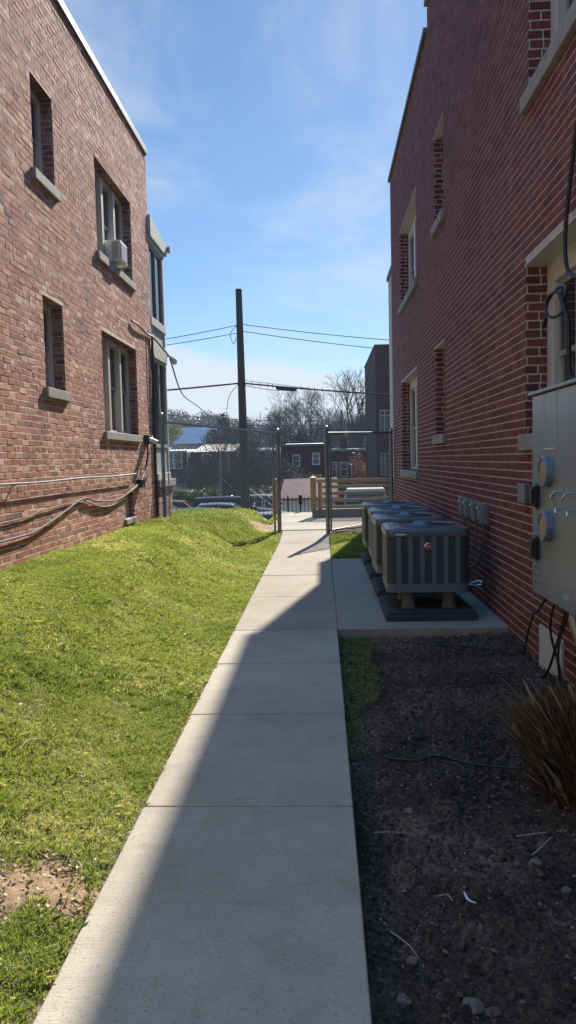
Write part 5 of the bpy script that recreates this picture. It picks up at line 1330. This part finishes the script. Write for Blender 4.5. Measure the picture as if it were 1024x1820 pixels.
# ------------------------------------------------------------------ small things on the ground
def stick(P, r, lab, mat='rock', name='twig', cat='twig', grp='dry stalks and twigs'):
    tag(MB().tube(bez(P, 5), [r*(1-.4*i/(5*(len(P)-1))) for i in range(5*(len(P)-1)+1)], 5).build(name, M[mat], None), lab, cat, grp)
def gz(x, y): return float(Hsoil(np.array([x]), np.array([y]))[0])
def lz(x, y): return float(H(np.array([x]), np.array([y]))[0])
M['drystem'] = plain('dry_stem', (.42,.34,.22), .8, 0, .2, 20)
M['palestrip'] = plain('pale_plastic', (.75,.76,.78), .4, 0, .05, 9)
for (x0, y0, x1, y1, lab) in ((.187, 3.12, .315, 3.10, 'dry stalk lying level beside the path, upper one on the soil'), (.198, 2.45, .285, 2.28, 'slanting dry stalk on the soil at bottom left of the bed'),
                              (.43, 2.62, .385, 2.66, 'tiny curved stalk just left of the white strip'), (.80, 2.95, .93, 3.12, 'long dry stalk fallen from the dead grass clump'), (.78, 3.12, .98, 3.16, 'dry stalk pointing left from the foot of the clump')):
    mx, my = (x0+x1)/2+.01, (y0+y1)/2+.012
    stick([(x0, y0, gz(x0, y0)+.012), (mx, my, gz(mx, my)+.016), (x1, y1, gz(x1, y1)+.012)], .0028, lab, 'drystem')
for (x0, y0, x1, y1, lab) in ((-1.44, 3.40, -1.42, 3.56, 'upright pale stalk lying in the grass at left'), (-1.08, 3.42, -1.02, 3.52, 'thin pale stalk in the grass near the path'), (-.93, 2.66, -.89, 2.60, 'short stalk beside the bare earth patch')):
    stick([(x0, y0, lz(x0, y0)+.03), ((x0+x1)/2, (y0+y1)/2, lz(x0, y0)+.04), (x1, y1, lz(x1, y1)+.03)], .003, lab, 'drystem')
q = MB(); P = bez([(.478, 2.66, gz(.478, 2.66)+.02), (.485, 2.615, gz(.485, 2.61)+.02), (.505, 2.575, gz(.505, 2.575)+.02)], 6)
for i in range(len(P)-1): q.beam(P[i], P[i+1], .007*math.sin((i+1)/(len(P))*math.pi)+.002, .002)
tag(q.build('plastic_strip', M['palestrip'], None), 'white curved plastic strip lying on the dark soil', 'litter')
def stone(x, y, r, lab):
    rg_ = random.Random(int(x*1000+y*100)); b_ = bpy.data.meshes.new('stone')
    import bmesh
    bm = bmesh.new(); bmesh.ops.create_icosphere(bm, subdivisions=2, radius=r)
    for v in bm.verts: v.co *= 1+rg_.uniform(-.16, .16); v.co.z *= .65
    bm.to_mesh(b_); bm.free(); b_.materials.append(M['rock']); o_ = bpy.data.objects.new('stone', b_); COL.objects.link(o_)
    o_.location = (x, y, gz(x, y)+r*.25); o_.rotation_euler.z = rg_.uniform(0, 6); tag(o_, lab, 'stone', 'stones on the soil')
for (x, y, r, lab) in ((.355, 3.30, .022, 'grey stone near the middle of the bed, above the level stalk'), (.372, 3.22, .012, 'small stone just below the grey one mid-bed'), (.181, 3.90, .016, 'pale stone close to the path edge by the drip hose'), (.40, 2.10, .030, 'largest stone at the bottom edge of the picture'),
                       (.205, 2.13, .022, 'stone at bottom left of the bed beside the path'), (.80, 2.90, .028, 'rounded stone below the dead grass clump'), (.86, 2.72, .022, 'stone right of the bed, below the rounded one'), (.16, 3.86, .010, 'tiny stone against the path edge'), (.25, 2.3, .018, 'brown stone beside the slanting stalk')):
    stone(x, y, r, lab)
P = [(.30, 3.93, 0), (.46, 3.88, 0), (.58, 3.92, 0), (.75, 3.84, 0), (.97, 3.74, 0)]
tag(MB().tube(bez([(x, y, gz(x, y)+.014) for x, y, _ in P], 8), .007, 8).build('drip_hose', M['cable'], None, smooth=True), 'thin black hose lying across the soil towards the dead grass', 'hose')
P = [(.62, 6.45, 0), (.85, 6.25, 0), (1.1, 6.15, 0), (1.4, 6.05, 0)]
tag(MB().tube(bez([(x, y, gz(x, y)+.012) for x, y, _ in P], 8), .006, 8).build('drip_hose', M['cable'], None, smooth=True), 'thin dark hose on the soil in front of the concrete slab', 'hose')

# ------------------------------------------------------------------ air
hz = MB().box(-620, 620, -12, 520, -9.5, 28.5).build('haze', M['glass']); kind(hz, 'stuff')
mh = bpy.data.materials.new('haze_air'); mh.use_nodes = True; nt = mh.node_tree; nt.nodes.clear()
pv = nt.nodes.new('ShaderNodeVolumePrincipled'); pv.inputs['Color'].default_value = (.62, .78, 1.0, 1); pv.inputs["Density"].default_value = .00042
pv.inputs['Anisotropy'].default_value = 0.0
ou = nt.nodes.new('ShaderNodeOutputMaterial'); nt.links.new(pv.outputs[0], ou.inputs['Volume'])
hz.data.materials.clear(); hz.data.materials.append(mh)
